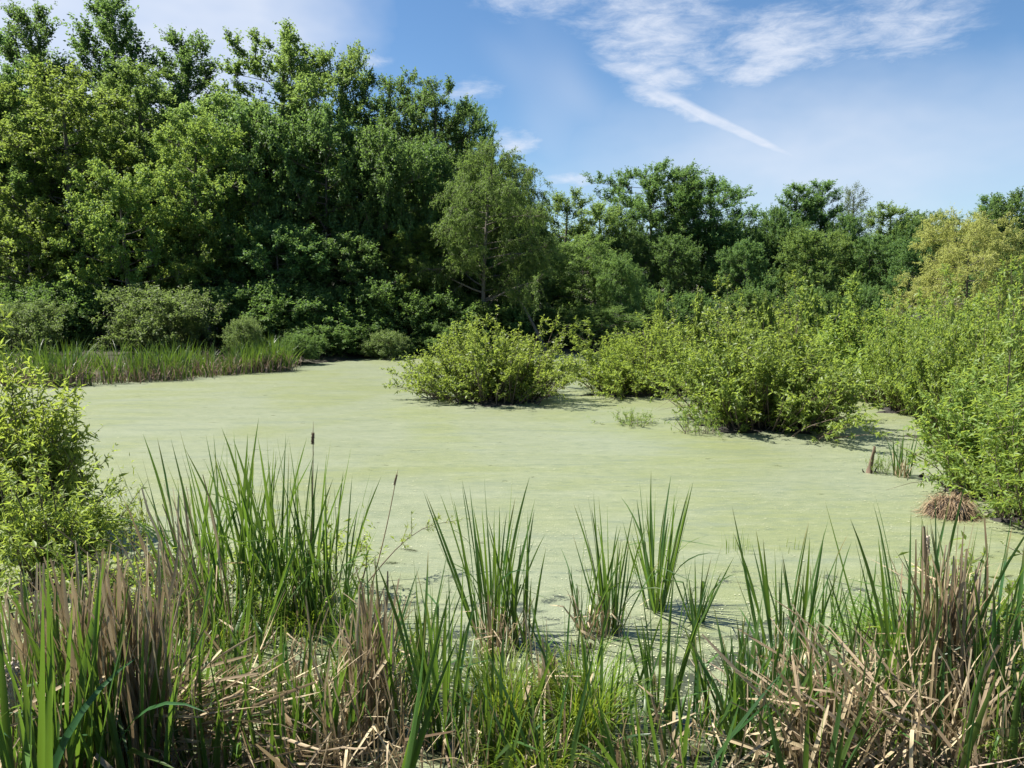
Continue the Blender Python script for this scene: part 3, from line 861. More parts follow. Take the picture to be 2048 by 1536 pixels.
shrub('tall', 1950, 900, 575, 160, 'shrub between the tall rise and the nearest bank shrub', G3, dist=15)
shrub('tall', 2110, 900, 545, 170, 'shrub cut by the frame behind the nearest bank shrub', G3, dist=13.5)
shrub('near', 1980, 1010, 640, 140, 'near bank shrub leaning over the dry grass mound', None, rot=.9)
shrub('near', 2085, 1075, 670, 125, 'near bank shrub at the frame edge behind the cattails', None, rot=2.2)
shrub('low', 1265, 850, 815, 62, 'sparse low sprigs standing in the duckweed before the big shrubs', None, 'low_sprigs', cat='plant', sy=.2, mud=False)
shrub('low', 1400, 868, 790, 60, 'low leafy outgrowth at the foot of the biggest pond shrub', None, 'low_sprigs', cat='plant', sy=.2, mud=False)
shrub('low', 1765, 948, 900, 28, 'small twiggy sprout beside the broken stump', None, 'low_sprigs', cat='plant', sy=.2, mud=False)
for (px, top, d, w, lab) in [(1405, 580, 24, 26, 'bright young maple sprouting above the taller middle shrub'),
                             (1525, 588, 25, 30, 'young maple with round leafy top behind the biggest shrub'),
                             (1690, 545, 24, 26, 'tallest bright sapling poking out of the shrub tops'),
                             (1320, 585, 27, 14, 'thin sapling with few leaves above the gap shrub'),
                             (1625, 565, 27, 26, 'sapling beside the tallest bright sapling, half hidden')]:
    shrub('sapling', px, 800, top, w, lab, None, 'maple_sapling', dist=d, zb=.9, cat='sapling', mud=False)

# yellow-green willow shrub at the near edge
shrub('near', 15, 1105, 600, 150, 'yellow-green willow shrub spreading over the near water at the frame edge', None, 'willow_shrub', rot=.2, sy=.45)
shrub('willow_near', 60, 1090, 770, 140, 'middle arm of the willow shrub hanging over the duckweed', None, 'willow_shrub', rot=4.4, sy=.5)
shrub('willow_near', -90, 1100, 640, 165, 'willow shrub mostly outside the frame beside the yellow-green one', None, 'willow_shrub', rot=3.2, sy=.8)
shrub('willow_near', 95, 1180, 870, 130, 'lower arm of willow shrub reaching over dark water', None, 'willow_shrub', rot=1.2, sy=.3)
shrub('weed', 255, 1130, 925, 45, 'reddish-tipped willow twig beside the cattails', None, 'willow_sprout', cat='plant', mud=False)

# ------------------------------------------------------------------ far reed bed
def strips(base, az, lean, L, Wd, curve, twist, nseg=4, up=None):
    """flat tapering blades, all in one array"""
    n = len(base)
    t = np.linspace(0, 1, nseg + 1)
    h = np.stack([np.cos(az), np.sin(az), np.zeros(n)], 1)
    dxy = (lean[:, None] * t + curve[:, None] * t ** 2.4) * L[:, None]
    dz = np.sqrt(np.maximum(.02, 1 - (lean[:, None] + curve[:, None] * t ** 1.4 * .9) ** 2)) * t * L[:, None]
    c = base[:, None] + h[:, None] * dxy[..., None]
    c[..., 2] += dz
    w = Wd[:, None] * np.minimum(1, (1.02 - t) * 2.2) ** .8
    ta = az[:, None] + np.pi / 2 + twist[:, None] * t
    sd = np.stack([np.cos(ta), np.sin(ta), np.zeros_like(ta)], -1)
    A = c + sd * w[..., None] * .5; B = c - sd * w[..., None] * .5
    V = np.stack([A, B], 2).reshape(-1, 3)
    k = nseg + 1
    i = (np.arange(n)[:, None] * k + np.arange(nseg)[None]).ravel() * 2
    Q = np.stack([i, i + 1, i + 3, i + 2], 1)
    return V, Q, nseg


def reed_centres(g, m):
    """tuft centres in the bed between its ragged front edge and the bank behind"""
    u = g.uniform(0, 1, m)
    fx = np.interp(u, [0, .25, .5, .75, 1.0], [-25, -18.5, -15.2, -11.9, -9.6])
    fy = np.interp(u, [0, .25, .5, .75, 1.0], [26.4, 26.2, 26.6, 29.6, 33.2])
    d = g.uniform(0, 1, m) ** 1.4 * (1 - .6 * u ** 3) * 6.5
    wob = .5 * np.sin(fx * 2.1) + .35 * np.sin(fx * 5.3 + 1)
    return np.stack([fx - .15 * d, fy + d + wob, np.zeros(m)], 1)


bed = link('reed_bed', None)
bed.location = (-14, 28, 0)
tag(bed, 'bed of green cattail reeds with brown feet along the shaded bank', 'reed bed', kind='stuff')
g = np.random.default_rng(31)
m = 330
C = reed_centres(g, m) - np.array([-14, 28, 0])
ch = g.uniform(.55, 1.65, m) * (1 - .12 * (g.uniform(0, 1, m) < .2)); cd = g.uniform(0, 1, m)
per = 15
idx = np.repeat(np.arange(m), per); n = len(idx)
off = g.normal(size=(n, 3)) * np.array([.17, .17, 0])
V, Q, ns = strips(C[idx] + off, np.arctan2(off[:, 1], off[:, 0]) + g.normal(size=n) * .6, np.abs(g.normal(size=n)) * .13, ch[idx] * g.uniform(.6, 1.08, n),
                  g.uniform(.02, .042, n), g.uniform(0, .55, n) ** 1.3, g.uniform(-1.5, 1.5, n), 5)
tag(link('green_blades', np_mesh('green_blades', V, Q, M['reed_far'], np.repeat(np.clip(cd[idx] * .6 + g.uniform(0, .4, n), 0, 1), ns)), bed), kind='stuff')
per = 17
idx = np.repeat(np.arange(m), per); n = len(idx)
off = g.normal(size=(n, 3)) * np.array([.24, .2, 0]) - np.array([0, .12, 0])
V, Q, ns = strips(C[idx] + off, g.uniform(0, 6.28, n), np.abs(g.normal(size=n)) * .3, g.uniform(.2, .85, n) * np.where(cd[idx] < .3, 1.35, 1), g.uniform(.018, .036, n), g.uniform(0, .6, n), g.uniform(-1.5, 1.5, n))
tag(link('dry_stalks', np_mesh('dry_stalks', V, Q, M['dry_mass'], np.repeat(g.uniform(0, .85, n) * g.uniform(.3, 1, n), ns)), bed), kind='stuff')

# ------------------------------------------------------------------ near cattails: every blade a part
def blade_mesh(name, mat, bend, twist, kink=None, blunt=False, w=.024, seg=9, wav=0.0, seed=0):
    """one strap-shaped blade of unit length, folded along its middle; x is the bend, y the width"""
    g = np.random.default_rng(seed)
    t = np.linspace(0, 1, seg + 1)
    pts = [np.zeros(3)]; ang = 0.0
    for i in range(seg):
        a = bend * t[i] ** 1.6
        if kink and t[i] >= kink[0]: a += kink[1]
        a += wav * g.normal()
        pts.append(pts[-1] + np.array([math.sin(a), 0, math.cos(a)]) / seg)
    c = np.array(pts)
    T = nrm(np.gradient(c, axis=0))
    side0 = np.array([0, 1., 0]); nn = nrm(np.cross(side0, T))
    if blunt: ww = w * (.9 + .1 * np.cos(t * 9)) * np.where(t > .97, .6, 1)
    else: ww = w * np.interp(t, [0, .15, .45, .7, .88, 1], [.75, .95, 1, .78, .42, .02])
    th = twist * t
    sd = side0 * np.cos(th)[:, None] + nn * np.sin(th)[:, None]
    n2 = nn * np.cos(th)[:, None] - side0 * np.sin(th)[:, None]
    A = c + sd * ww[:, None] * .5; B = c + n2 * ww[:, None] * .16; C = c - sd * ww[:, None] * .5
    V = np.stack([A, B, C], 1).reshape(-1, 3)
    i = np.arange(seg) * 3
    Q = np.concatenate([np.stack([i, i + 1, i + 4, i + 3], 1), np.stack([i + 1, i + 2, i + 5, i + 4], 1)])
    return np_mesh(name, V, Q, M[mat], smooth=True)


g = np.random.default_rng(5)
BL = [blade_mesh('blade', 'blade', g.uniform(.0, .28), g.uniform(-1.3, 1.3), wav=.012, seed=i) for i in range(12)]
BL_ARCH = [blade_mesh('blade', 'blade', g.uniform(.9, 1.9), g.uniform(-.9, .9), wav=.02, seed=i + 40) for i in range(4)]
BL_KINK = [blade_mesh('blade', 'blade', g.uniform(.05, .2), g.uniform(-.5, .5), kink=(g.uniform(.5, .75), g.uniform(1.0, 2.3)), seed=i + 60) for i in range(4)]
DR = [blade_mesh('dry_stalk', 'dry', g.uniform(-.05, .3), g.uniform(-2, 2), blunt=True, w=.016, wav=.05, seg=7, seed=i + 80) for i in range(8)]
DR_K = [blade_mesh('dry_stalk', 'dry', g.uniform(0, .3), g.uniform(-1, 1), kink=(g.uniform(.3, .75), g.uniform(.9, 2.4)), blunt=i % 2 == 0, w=.016, wav=.05, seg=8, seed=i + 100) for i in range(7)]
DR_T = [blade_mesh('dry_stalk', 'dry', g.uniform(.1, .6), g.uniform(-2, 2), w=.016, wav=.05, seg=8, seed=i + 120) for i in range(5)]


def piece(mesh, parent, loc, az, lean, L, wf, roll=0.0):
    o = bpy.data.objects.new(mesh.name.split('.')[0], mesh)
    col.objects.link(o)
    o.parent = parent
    o.location = loc
    o.rotation_mode = 'QUATERNION'
    o.rotation_quaternion = Quaternion((0, 0, 1), az) @ Quaternion((0, 1, 0), lean) @ Quaternion((0, 0, 1), roll)
    o.scale = (L, wf, L)
    return o


clump_no = 100


def cattail(px, py, n, H, label, spread=.07, fan=.16, wf=1.0, arch=1, kink=1, dry=6, dry_h=.45, lean_to=None, group=None, hmin=.55, zbase=None, name='cattail_clump', green=BL):
    """clump of cattail blades rooted at a photo pixel of the water or bank"""
    global clump_no
    clump_no += 1
    g = np.random.default_rng(clump_no)
    p = at(px, py, 0.0)
    gz = max(0.0, float(ground_z(p[0], p[1])[0]))
    if zbase is not None or gz > .05:
        p = at(px, py, zbase if zbase is not None else gz)
    o = link(name, None)
    o.location = tuple(p + np.array([0, 0, -.04]))
    tag(o, label, 'cattail', group)
    n = int(n * 2.2); arch += n // 12; kink += n // 12
    for i in range(n):
        r = spread * 1.5 * math.sqrt(g.uniform()); a = g.uniform(0, 6.28)
        az = a + g.normal() * .5
        lean = abs(g.normal()) * fan * 1.15 + r / spread * fan * .55
        if lean_to is not None:
            az = lean_to[0] + g.normal() * .5; lean = lean_to[1] + g.normal() * fan
        L = H * g.uniform(hmin, 1.0)
        if i < 2: L = H * g.uniform(.92, 1.02)
        m = green[g.integers(len(green))]
        if i >= n - arch: m = BL_ARCH[g.integers(4)]; L *= .85
        elif i >= n - arch - kink: m = BL_KINK[g.integers(4)]; L *= .9
        piece(m, o, (r * math.cos(a), r * math.sin(a), 0), az, lean, L, wf * g.uniform(.45, 1.15), g.uniform(-1.5, 1.5))
    for i in range(dry):
        r = spread * 1.25 * math.sqrt(g.uniform()); a = g.uniform(0, 6.28)
        m = [DR, DR_K, DR_T][g.integers(3)]
        piece(m[g.integers(len(m))], o, (r * math.cos(a), r * math.sin(a), 0), g.uniform(0, 6.28), abs(g.normal()) * .22, dry_h * g.uniform(.5, 1.3), wf * g.uniform(.7, 1.3), g.uniform(-1.5, 1.5))
    return o


def dry_clump(px, py, n, H, label, sx=.3, sy=.2, fan=.25, lean_to=None, kinked=.3, wf=1.0, group=None, zb=0.0, hmin=.4, zpile=0.0, name='dry_reed_clump'):
    global clump_no
    clump_no += 1
    g = np.random.default_rng(clump_no)
    p = at(px, py, 0.0); gz = max(0., float(ground_z(p[0], p[1])[0]))
    if gz > .05: p = at(px, py, gz)
    o = link(name, None)
    o.location = tuple(p + np.array([0, 0, -.03]))
    tag(o, label, 'dry reeds', group)
    for i in range(min(290, int(n * 1.4))):
        off = (g.normal() * sx * .6, g.normal() * sy * .6, zb + abs(g.normal()) * zpile)
        az = g.uniform(0, 6.28); lean = abs(g.normal()) * fan
        if lean_to is not None:
            az = lean_to[0] + g.normal() * lean_to[2]; lean = lean_to[1] + g.normal() * fan
        u = g.uniform()
        m = DR_K if u < kinked else (DR_T if u < kinked + .25 else DR)
        piece(m[g.integers(len(m))], o, off, az, lean, H * g.uniform(hmin, 1.08), wf * g.uniform(.55, 1.35), g.uniform(-1.6, 1.6))
    return o


# the big stand left of the middle
G4 = 'cattails of the big near stand'
cattail(385, 1215, 15, 1.75, 'cattails at the outer side of the big near stand, blades arching out', .14, .14, .95, 2, 2, 8, .6, group=G4)
cattail(455, 1245, 20, 1.95, 'tallest cattails in the big near stand beside the leaning dry stalks', .15, .13, 1.0, 1, 2, 8, .6, group=G4)
cattail(530, 1225, 18, 1.9, 'cattails in the heart of the big near stand', .14, .12, 1.0, 1, 1, 8, .6, group=G4)
cattail(590, 1250, 20, 1.9, 'dense cattails under the brown seed head in the big stand', .13, .10, 1.0, 1, 1, 10, .6, group=G4)
cattail(655, 1255, 18, 1.55, 'cattails at the open-water side of the big near stand', .13, .11, 1.0, 1, 1, 12, .6, group=G4)
cattail(490, 1290, 10, 1.3, 'short front cattails before the big near stand', .12, .15, 1.0, 2, 1, 10, .5, group=G4)
# clumps standing in the open duckweed
cattail(985, 1275, 20, 1.52, 'fan of cattails rooted in dry stubs right of the willow twig', .10, .12, .95, 1, 1, 16, .45)
cattail(1040, 1290, 9, 1.25, 'slender cattails close beside the fan rooted in dry stubs', .07, .10, .9, 0, 1, 12, .5)
cattail(1165, 1260, 7, 1.05, 'sparse cattail with low arching blades by broken brown stems', .06, .22, .9, 1, 1, 6, .4)
cattail(1222, 1262, 16, 1.32, 'narrow upright cattail clump above the broken brown stems', .06, .10, .9, 0, 1, 12, .45)
cattail(1312, 1218, 20, 1.45, 'tallest cattail clump standing alone in open duckweed', .07, .14, 1.0, 1, 2, 6, .4)
cattail(1394, 1243, 7, .82, 'short cattail clump beside the tallest lone one, one blade bent aside', .04, .14, 1.0, 0, 1, 2, .25)
cattail(1655, 1300, 10, .95, 'thin cattails standing in the duckweed behind the dry heap', .22, .08, .85, 0, 0, 2, .3)
cattail(1715, 1290, 6, .8, 'few short blades beyond the dry heap near the sedge', .16, .12, .85, 0, 0, 2, .3)
cattail(1565, 1370, 13, 1.45, 'upright cattails rising behind the edge of the dry heap', .09, .12, 1.1, 0, 1, 10, .5)
cattail(1500, 1500, 20, 1.05, 'wide fan of dark green cattail blades before the dry heap', .08, .26, 1.4, 0, 1, 5, .4)
cattail(1320, 1440, 11, 1.25, 'tall narrow cattails standing before the lone clump', .06, .13, 1.1, 0, 1, 8, .5)
cattail(1390, 1500, 9, .95, 'loose cattails between the narrow ones and the wide fan', .10, .22, 1.1, 1, 1, 6, .4)
# right-hand bank
cattail(1835, 1420, 16, 1.75, 'tall cattails with crossed blades beside the fluffy seed head', .16, .14, 1.2, 1, 0, 8, .6)
cattail(1905, 1400, 10, 1.5, 'cattails growing through the upright dry bunch', .14, .16, 1.1, 0, 1, 10, .8)
cattail(1972, 1470, 16, 1.5, 'bluish cattails in front of the dark twiggy bank', .12, .14, 1.3, 1, 0, 8, .5)
cattail(2030, 1545, 9, .95, 'short cattails at the corner beside young leafy sprouts', .1, .16, 1.3, 0, 0, 4, .4)
# middle foreground
cattail(885, 1490, 13, 1.35, 'dark upright cattail fan in the middle of the near edge', .07, .12, 1.5, 0, 0, 5, .5)
cattail(800, 1440, 12, 1.25, 'thin cattails between the big stand and the dark upright fan', .16, .12, 1.0, 1, 1, 14, .6)
cattail(745, 1390, 12, 1.2, 'cattails mixed with tall dry stalks before the big stand', .14, .12, 1.0, 0, 1, 18, .9)
cattail(640, 1520, 10, .95, 'lit yellow-green cattails at the near edge below the big stand', .12, .12, 1.5, 0, 0, 8, .5)
cattail(690, 1480, 8, 1.0, 'cattails beside the lit yellow-green ones', .12, .16, 1.2, 1, 0, 10, .5)
cattail(560, 1580, 8, .8, 'cattail with a brown-tipped blade at the near edge', .1, .14, 1.5, 0, 0, 8, .5)
cattail(960, 1560, 9, .95, 'short near cattails below the yellow-green sedge', .12, .2, 1.5, 0, 1, 8, .4)
cattail(1090, 1580, 9, .95, 'near cattails growing out of the sedge tussock', .15, .2, 1.3, 0, 1, 8, .5)
cattail(1280, 1570, 8, .85, 'low near cattails below the tall narrow ones', .12, .2, 1.3, 1, 1, 6, .4)
cattail(1620, 1590, 7, .95, 'dark blades at the very front of the dry heap', .12, .2, 1.5, 0, 0, 10, .5)
cattail(1215, 1470, 9, 1.0, 'leafy blades at the far side of the second sedge tussock', .14, .18, 1.0, 1, 0, 8, .5)
# left foreground
cattail(40, 1700, 13, 1.75, 'broad bright cattail blades in the near corner', .13, .10, 2.0, 0, 0, 8, .8)
cattail(130, 1640, 14, 1.75, 'tall broad cattail blades beside the near corner', .16, .13, 1.7, 0, 0, 10, .9)
cattail(205, 1580, 13, 1.5, 'dark green cattails among the upright grey dry stalks', .14, .10, 1.6, 0, 0, 12, .9)
cattail(330, 1480, 13, 1.3, 'cattails leaning out of the dry sheaf', .16, .18, 1.2, 0, 1, 14, .8)
cattail(420, 1560, 10, .9, 'low dark cattails in front of the fallen sheaf', .12, .14, 1.5, 0, 0, 8, .5)
cattail(90, 1430, 10, 1.2, 'cattails between the near corner and the willow shrub', .22, .14, 1.2, 1, 1, 12, .8)
cattail(280, 1330, 9, 1.3, 'cattails at the edge of the dark water below the willow shrub', .18, .14, 1.0, 0, 1, 14, .8)
cattail(1805, 953, 12, .98, 'small far cattail tuft with a brown stubble foot by the bank shrub', .10, .07, 1.2, 0, 0, 26, .38)
cattail(0, 1600, 10, 1.5, 'bright blades cut by the frame beside the ragged fluffy head', .16, .13, 1.7, 0, 0, 6, .8)
cattail(75, 1560, 11, 1.35, 'green blades standing between the corner blades and the dry reeds', .18, .14, 1.5, 1, 0, 6, .8)
cattail(265, 1620, 9, 1.35, 'dark broad blades in front of the upright grey bundle', .12, .09, 1.9, 0, 0, 4, .6)
for (px, py, n, H, wf, lab) in [
        (380, 1450, 10, 1.25, 1.2, 'green blades rising through the fallen sheaf'), (470, 1430, 11, 1.2, 1.1, 'green cattails between the fallen sheaf and the big stand'),
        (590, 1470, 10, 1.05, 1.2, 'green cattails just before the broken reeds under the big stand'), (520, 1520, 9, 1.0, 1.4, 'broad dark blades near the flattened dry reeds'),
        (840, 1380, 10, 1.15, 1.0, 'slim cattails behind the dark upright fan'), (1130, 1390, 8, .95, 1.0, 'thin blades behind the second sedge tussock'),
        (1440, 1440, 10, 1.0, 1.1, 'cattails behind the wide fan at the open water'), (1600, 1450, 9, 1.15, 1.1, 'green blades poking out of the collapsed heap'),
        (1700, 1520, 9, 1.0, 1.2, 'green blades in the middle of the collapsed heap'), (1770, 1450, 10, 1.25, 1.1, 'cattails between the collapsed heap and the tall tan bunch'),
        (1880, 1540, 9, 1.05, 1.4, 'broad green blades at the foot of the tall tan bunch'), (1010, 1500, 8, .9, 1.3, 'dark blades standing inside the yellow-green sedge'),
        (160, 1430, 9, 1.2, 1.1, 'green blades behind the thinner upright dry reeds'), (1345, 1560, 8, .95, 1.4, 'broad blades at the near edge beside the dry brown leaves')]:
    cattail(px, py, n, H, lab, .16, .15, wf, 1, 1, 6, .6)
# single broad leaf crossing the view
o = cattail(790, 1640, 3, 1.5, 'single broad yellow-green blade slanting across the near edge', .03, .05, 2.3, 0, 0, 3, .4, lean_to=(0.0, .26))

# dry reeds
G5 = 'dry reeds of the near bank'
dry_clump(250, 1560, 165, 1.42, 'tall upright bundle of grey-brown dry reeds at the near bank', .26, .2, .09, None, .12, 1.15, G5, hmin=.55)
dry_clump(150, 1520, 90, 1.35, 'thinner upright dry reeds between the green blades and the grey bundle', .3, .2, .10, None, .2, 1.1, G5, hmin=.5)
dry_clump(40, 1470, 50, 1.15, 'dry reeds behind the broad bright blades of the corner', .3, .2, .14, None, .3, 1.1, G5)
dry_clump(330, 1500, 46, 1.2, 'fallen sheaf of dry reeds sweeping out from the grey bundle', .22, .2, .16, (-.25, 1.15, .28), .15, 1.1, G5, zb=.10, zpile=.16)
dry_clump(470, 1560, 45, 1.0, 'flattened dry reeds lying at the near edge below the sheaf', .5, .2, .25, (.2, 1.35, 1.4), .3, 1.1, G5, zb=.06, zpile=.1)
dry_clump(405, 1300, 40, 1.5, 'dry stalks leaning outward beside the big cattail stand', .22, .12, .12, (2.9, .32, .5), .2, 1.0, G5)
dry_clump(600, 1400, 60, .9, 'broken dry reeds littering the mud under the big cattail stand', .5, .25, .45, None, .4, 1.0, G5)
dry_clump(745, 1470, 70, 1.15, 'upright tan bundle of dry reeds in front of the big cattail stand', .16, .12, .12, None, .25, 1.0, G5)
dry_clump(690, 1550, 70, .85, 'tangle of dry reeds at the near edge below the tan bundle', .4, .2, .6, None, .4, 1.0, G5)
dry_clump(990, 1310, 26, .55, 'brown dry stubs at the foot of the cattail fan', .12, .1, .3, None, .4, 1.0, G5)
dry_clump(1090, 1440, 26, .80, 'short grey dry stalks sticking up out of the sedge', .12, .1, .12, None, .25, 1.2, G5)
dry_clump(1190, 1272, 26, .55, 'broken reddish-brown stems heaped around the narrow clump', .16, .10, .75, None, .5, 1.2, G5)
dry_clump(1650, 1530, 110, .85, 'big heap of collapsed grey dry reeds, bent over like a tent', .42, .26, .30, None, .5, 1.15, G5, hmin=.5)
dry_clump(1690, 1470, 80, .85, 'back of the collapsed dry heap with sharp broken tips', .4, .2, .3, None, .45, 1.1, G5)
dry_clump(1740, 1560, 40, 1.1, 'long pale dry stalks lying across the front of the heap', .4, .16, .3, (2.7, 1.1, .9), .2, 1.2, G5, zb=.12, zpile=.2)
dry_clump(1885, 1440, 120, 1.38, 'tall upright tan bunch of dry reeds below the fluffy seed head', .18, .16, .10, None, .2, 1.15, G5, hmin=.5)
dry_clump(1940, 1520, 60, 1.0, 'dry reeds slumped at the foot of the tall tan bunch', .3, .2, .4, None, .4, 1.1, G5)
dry_clump(1400, 1560, 16, .7, 'few dry brown leaves at the near edge before the wide fan', .4, .2, .5, None, .5, 1.0, G5)
dry_clump(1180, 1540, 16, .7, 'dry stalks mixed into the sedge at the near edge', .4, .2, .4, None, .4, 1.0, G5)
dry_clump(880, 1560, 20, .7, 'dry stalks around the dark upright cattail fan', .35, .2, .5, None, .4, 1.0, G5)

# loose litter on the mud
g = np.random.default_rng(77)
n = 1300
lx = g.uniform(-4.6, 4.6, n); ly = g.uniform(2.4, 5.6, n) + .25 * np.abs(lx) * g.uniform(0, 1, n)
kp = (ly < 4.5) | (np.abs(lx) > 1.3)
lx, ly = lx[kp], ly[kp]; n = len(lx)
lz = np.maximum(ground_z(lx, ly), 0) + g.uniform(.01, .07, n)
V, Q, ns = strips(np.stack([lx, ly, lz], 1), g.uniform(0, 6.28, n), g.uniform(.93, .995, n), g.uniform(.12, .55, n), g.uniform(.006, .017, n), g.uniform(-.05, .0, n), g.uniform(-2, 2, n), 3)
tag(link('reed_litter', np_mesh('reed_litter', V, Q, M['dry_mass'], np.repeat(g.uniform(0, 1, n), ns))), 'scattered dry leaf bits lying on the mud between the cattails', 'litter', kind='stuff')


# ------------------------------------------------------------------ sedges, tufts, mound
def tussock(px, py, n, L, rad, label, mat='sedge', name='sedge_tussock', cat='grass tussock', w=.006, curve=(.25, .95), part='blades', lean=.3, seg=6):
    global clump_no
    clump_no += 1
    g = np.random.default_rng(clump_no)
    p = at(px, py, 0.0); gz = max(0., float(ground_z(p[0], p[1])[0]))
    if gz > .05: p = at(px, py, gz)
    o = link(name, None); o.location = tuple(p); tag(o, label, cat)
    r = rad * np.sqrt(g.uniform(0, 1, n)); a = g.uniform(0, 6.28, n)
    B = np.stack([r * np.cos(a), r * np.sin(a), np.full(n, -.02)], 1)
    V, Q, ns = strips(B, a + g.normal(size=n) * .6, np.abs(g.normal(size=n)) * lean, L * g.uniform(.45, 1.1, n), w * g.uniform(.6, 1.4, n), g.uniform(*curve, n), g.uniform(-1, 1, n), seg)
    tag(link(part, np_mesh(part, V, Q, M[mat], np.repeat(g.uniform(0, 1, n), ns)), o), kind='stuff')
    return o


tussock(1010, 1440, 420, .62, .22, 'yellow-green arching sedge in front of the cattail fan', w=.009)
tussock(1170, 1460, 330, .68, .2, 'yellow-green sedge tussock below the narrow cattail clump', w=.009, curve=(.1, .7))
tussock(1060, 1540, 150, .45, .22, 'lower sedge at the near edge between the two big tussocks', w=.009)
tussock(1800, 1330, 380, .75, .16, 'light green sedge arching out beside the tall dry bunch', w=.010, curve=(.4, 1.0))
tussock(1990, 1400, 260, .6, .3, 'fine dark grass under the bluish cattails', w=.007)
tussock(620, 1255, 260, .55, .3, 'fine green grass around the feet of the big cattail stand', w=.007)
tussock(430, 1290, 220, .5, .3, 'fine grass at the outer foot of the big cattail stand', w=.007)
tussock(760, 1350, 200, .55, .25, 'fine grass behind the tan dry bundle', w=.007)
tussock(300, 1420, 220, .55, .35, 'fine green grass behind the upright grey bundle', w=.007)
tussock(1470, 1100, 34, .30, .22, 'faint tuft of thin rush stems standing in the open duckweed', name='rush_tuft', w=.005, curve=(0, .15), part='thin_stems', lean=.08)
tussock(1590, 1102, 9, .18, .2, 'few thin rush stems in the duckweed beside the rush tuft', name='rush_tuft', w=.005, curve=(0, .2), part='thin_stems', lean=.12)

for (px, py, h, lab) in [(560, 1230, .95, 'leafy green weed inside the big cattail stand'), (665, 1190, .95, 'thin leafy weed with reddish tips at the open side of the big stand'),
                         (330, 1270, .8, 'leafy weed below the willow twig'), (440, 1180, .7, 'leafy weed behind the tallest cattails'),
                         (1990, 1530, .45, 'young broad-leaved sprout in the near corner'), (2035, 1440, .9, 'leafy sprout beside the bluish cattails')]:
    Rr, H, (st, fo) = SHRUBS['weed']
    p = at(px, py, 0); gz = max(0., float(ground_z(p[0], p[1])[0])); p = at(px, py, gz)
    o = link('leafy_weed', None); o.location = tuple(p); o.scale = (h / H,) * 3; o.rotation_euler = (0, 0, px * .7)
    tag(o, lab, 'weed'); link('stems', st, o); tag(link('foliage', fo, o), kind='stuff')

g = np.random.default_rng(88)
p = at(2005, 1330); o = link('twig_tangle', None); o.location = tuple(p); tag(o, 'tangle of thin bare brown twigs behind the bluish cattails', 'twigs')
for k in range(44):
    tb = Tubes(); q = np.linspace(0, 1, 7)
    b = np.array([g.normal() * .28, g.normal() * .2, -.03]); d = np.array([g.normal() * .5, g.normal() * .3, g.uniform(.5, 1.0)])
    tb.add(b + d * (q * g.uniform(.5, 1.15))[:, None] + np.array([g.normal() * .25, 0, -.25 * abs(g.normal())]) * (q ** 2)[:, None], .0045 * (1.2 - q), 4)
    link('twig', tb.mesh('twig', M['twig']), o)
for (px, py, h, lab) in [(1985, 1380, 1.0, 'dark leafy growth under the twig tangle'), (2050, 1330, 1.1, 'leafy growth at the frame edge beside the twig tangle'), (150, 1250, 1.0, 'leafy sprouts at the dark foot of the willow shrub'), (230, 1220, .9, 'leafy sprouts between willow shrub and cattails')]:
    Rr, H, (st, fo) = SHRUBS['weed']
    o = link('leafy_weed', None); o.location = tuple(at(px, py)); o.scale = (1.5 * h / H, 1.5 * h / H, h / H); o.rotation_euler = (0, 0, px * .7)
    tag(o, lab, 'weed'); link('stems', st, o); tag(link('foliage', fo, o), kind='stuff')

# willow twig arching out over the water beside the big stand
tb = Tubes(); g = np.random.default_rng(91)
p0 = at(735, 1165); p0[2] = 0.0
tipx = at(900, 1130); tip = np.array([tipx[0], tipx[1] - .1, .42])
s = np.linspace(0, 1, 7)
cv = p0 + (tip - p0) * s[:, None] + np.array([0, 0, .22]) * np.sin(s * 2.6)[:, None]
tb.add(cv, .007 * (1.2 - s), 5)
PP, DD = [], []
for k in range(16):
    q = g.uniform(.35, 1); c = np.array([np.interp(q, s, cv[:, m]) for m in range(3)])
    d = nrm(np.array([.5, g.normal() * .5, .6]) + g.normal(size=3) * .4); l = g.uniform(.10, .28)
    tb.add(np.stack([c, c + d * l]), [.003, .001], 3)
    for a in g.uniform(.1, 1, 9):
        PP.append(c + d * l * a); DD.append(d * .7 + g.normal(size=3) * .5)
PP = np.array(PP); DD = np.array(DD); n = len(PP)
V, Q = leaves(PP, DD, g.normal(size=(n, 3)) * .4 + [0, 0, 1], g.uniform(.04, .075, n), g.uniform(.010, .016, n), rich=True)
o = link('willow_twig', None); tag(o, 'leafy willow twig slanting over the duckweed beside the cattail fan', 'twig')
link('stem', tb.mesh('stem', M['twig']), o)
v = g.uniform(.4, 1, n)
tag(link('foliage', np_mesh('foliage', V, Q, M['near_shrub'], np.concatenate([v, v])), o), kind='stuff')

# dry grass mound by the bank shrub
p = at(1925, 1042)
o = link('dry_grass_mound', None); o.location = tuple(p + np.array([0, .3, 0])); o.scale = (.85, .8, .95); tag(o, 'rounded mound of dead brown grass at the foot of the near bank shrub', 'grass mound')
th = np.linspace(0, 2 * np.pi, 18, endpoint=False); ph = np.linspace(0, np.pi / 2, 6)
g = np.random.default_rng(92)
Vv = np.array([[.36 * math.cos(a) * math.cos(b), .33 * math.sin(a) * math.cos(b), .26 * math.sin(b) - .03] for b in ph for a in th])
Vv += g.normal(size=Vv.shape) * .03
i = (np.arange(5)[:, None] * 18 + np.arange(18)[None]).ravel(); j = (np.arange(5)[:, None] * 18 + (np.arange(18)[None] + 1) % 18).ravel()
link('root_mass', np_mesh('root_mass', Vv, np.stack([i, j, j + 18, i + 18], 1), M['black_wood'], smooth=True), o)
n = 1100
a = g.uniform(0, 6.28, n); b = np.arcsin(g.uniform(.05, 1, n))
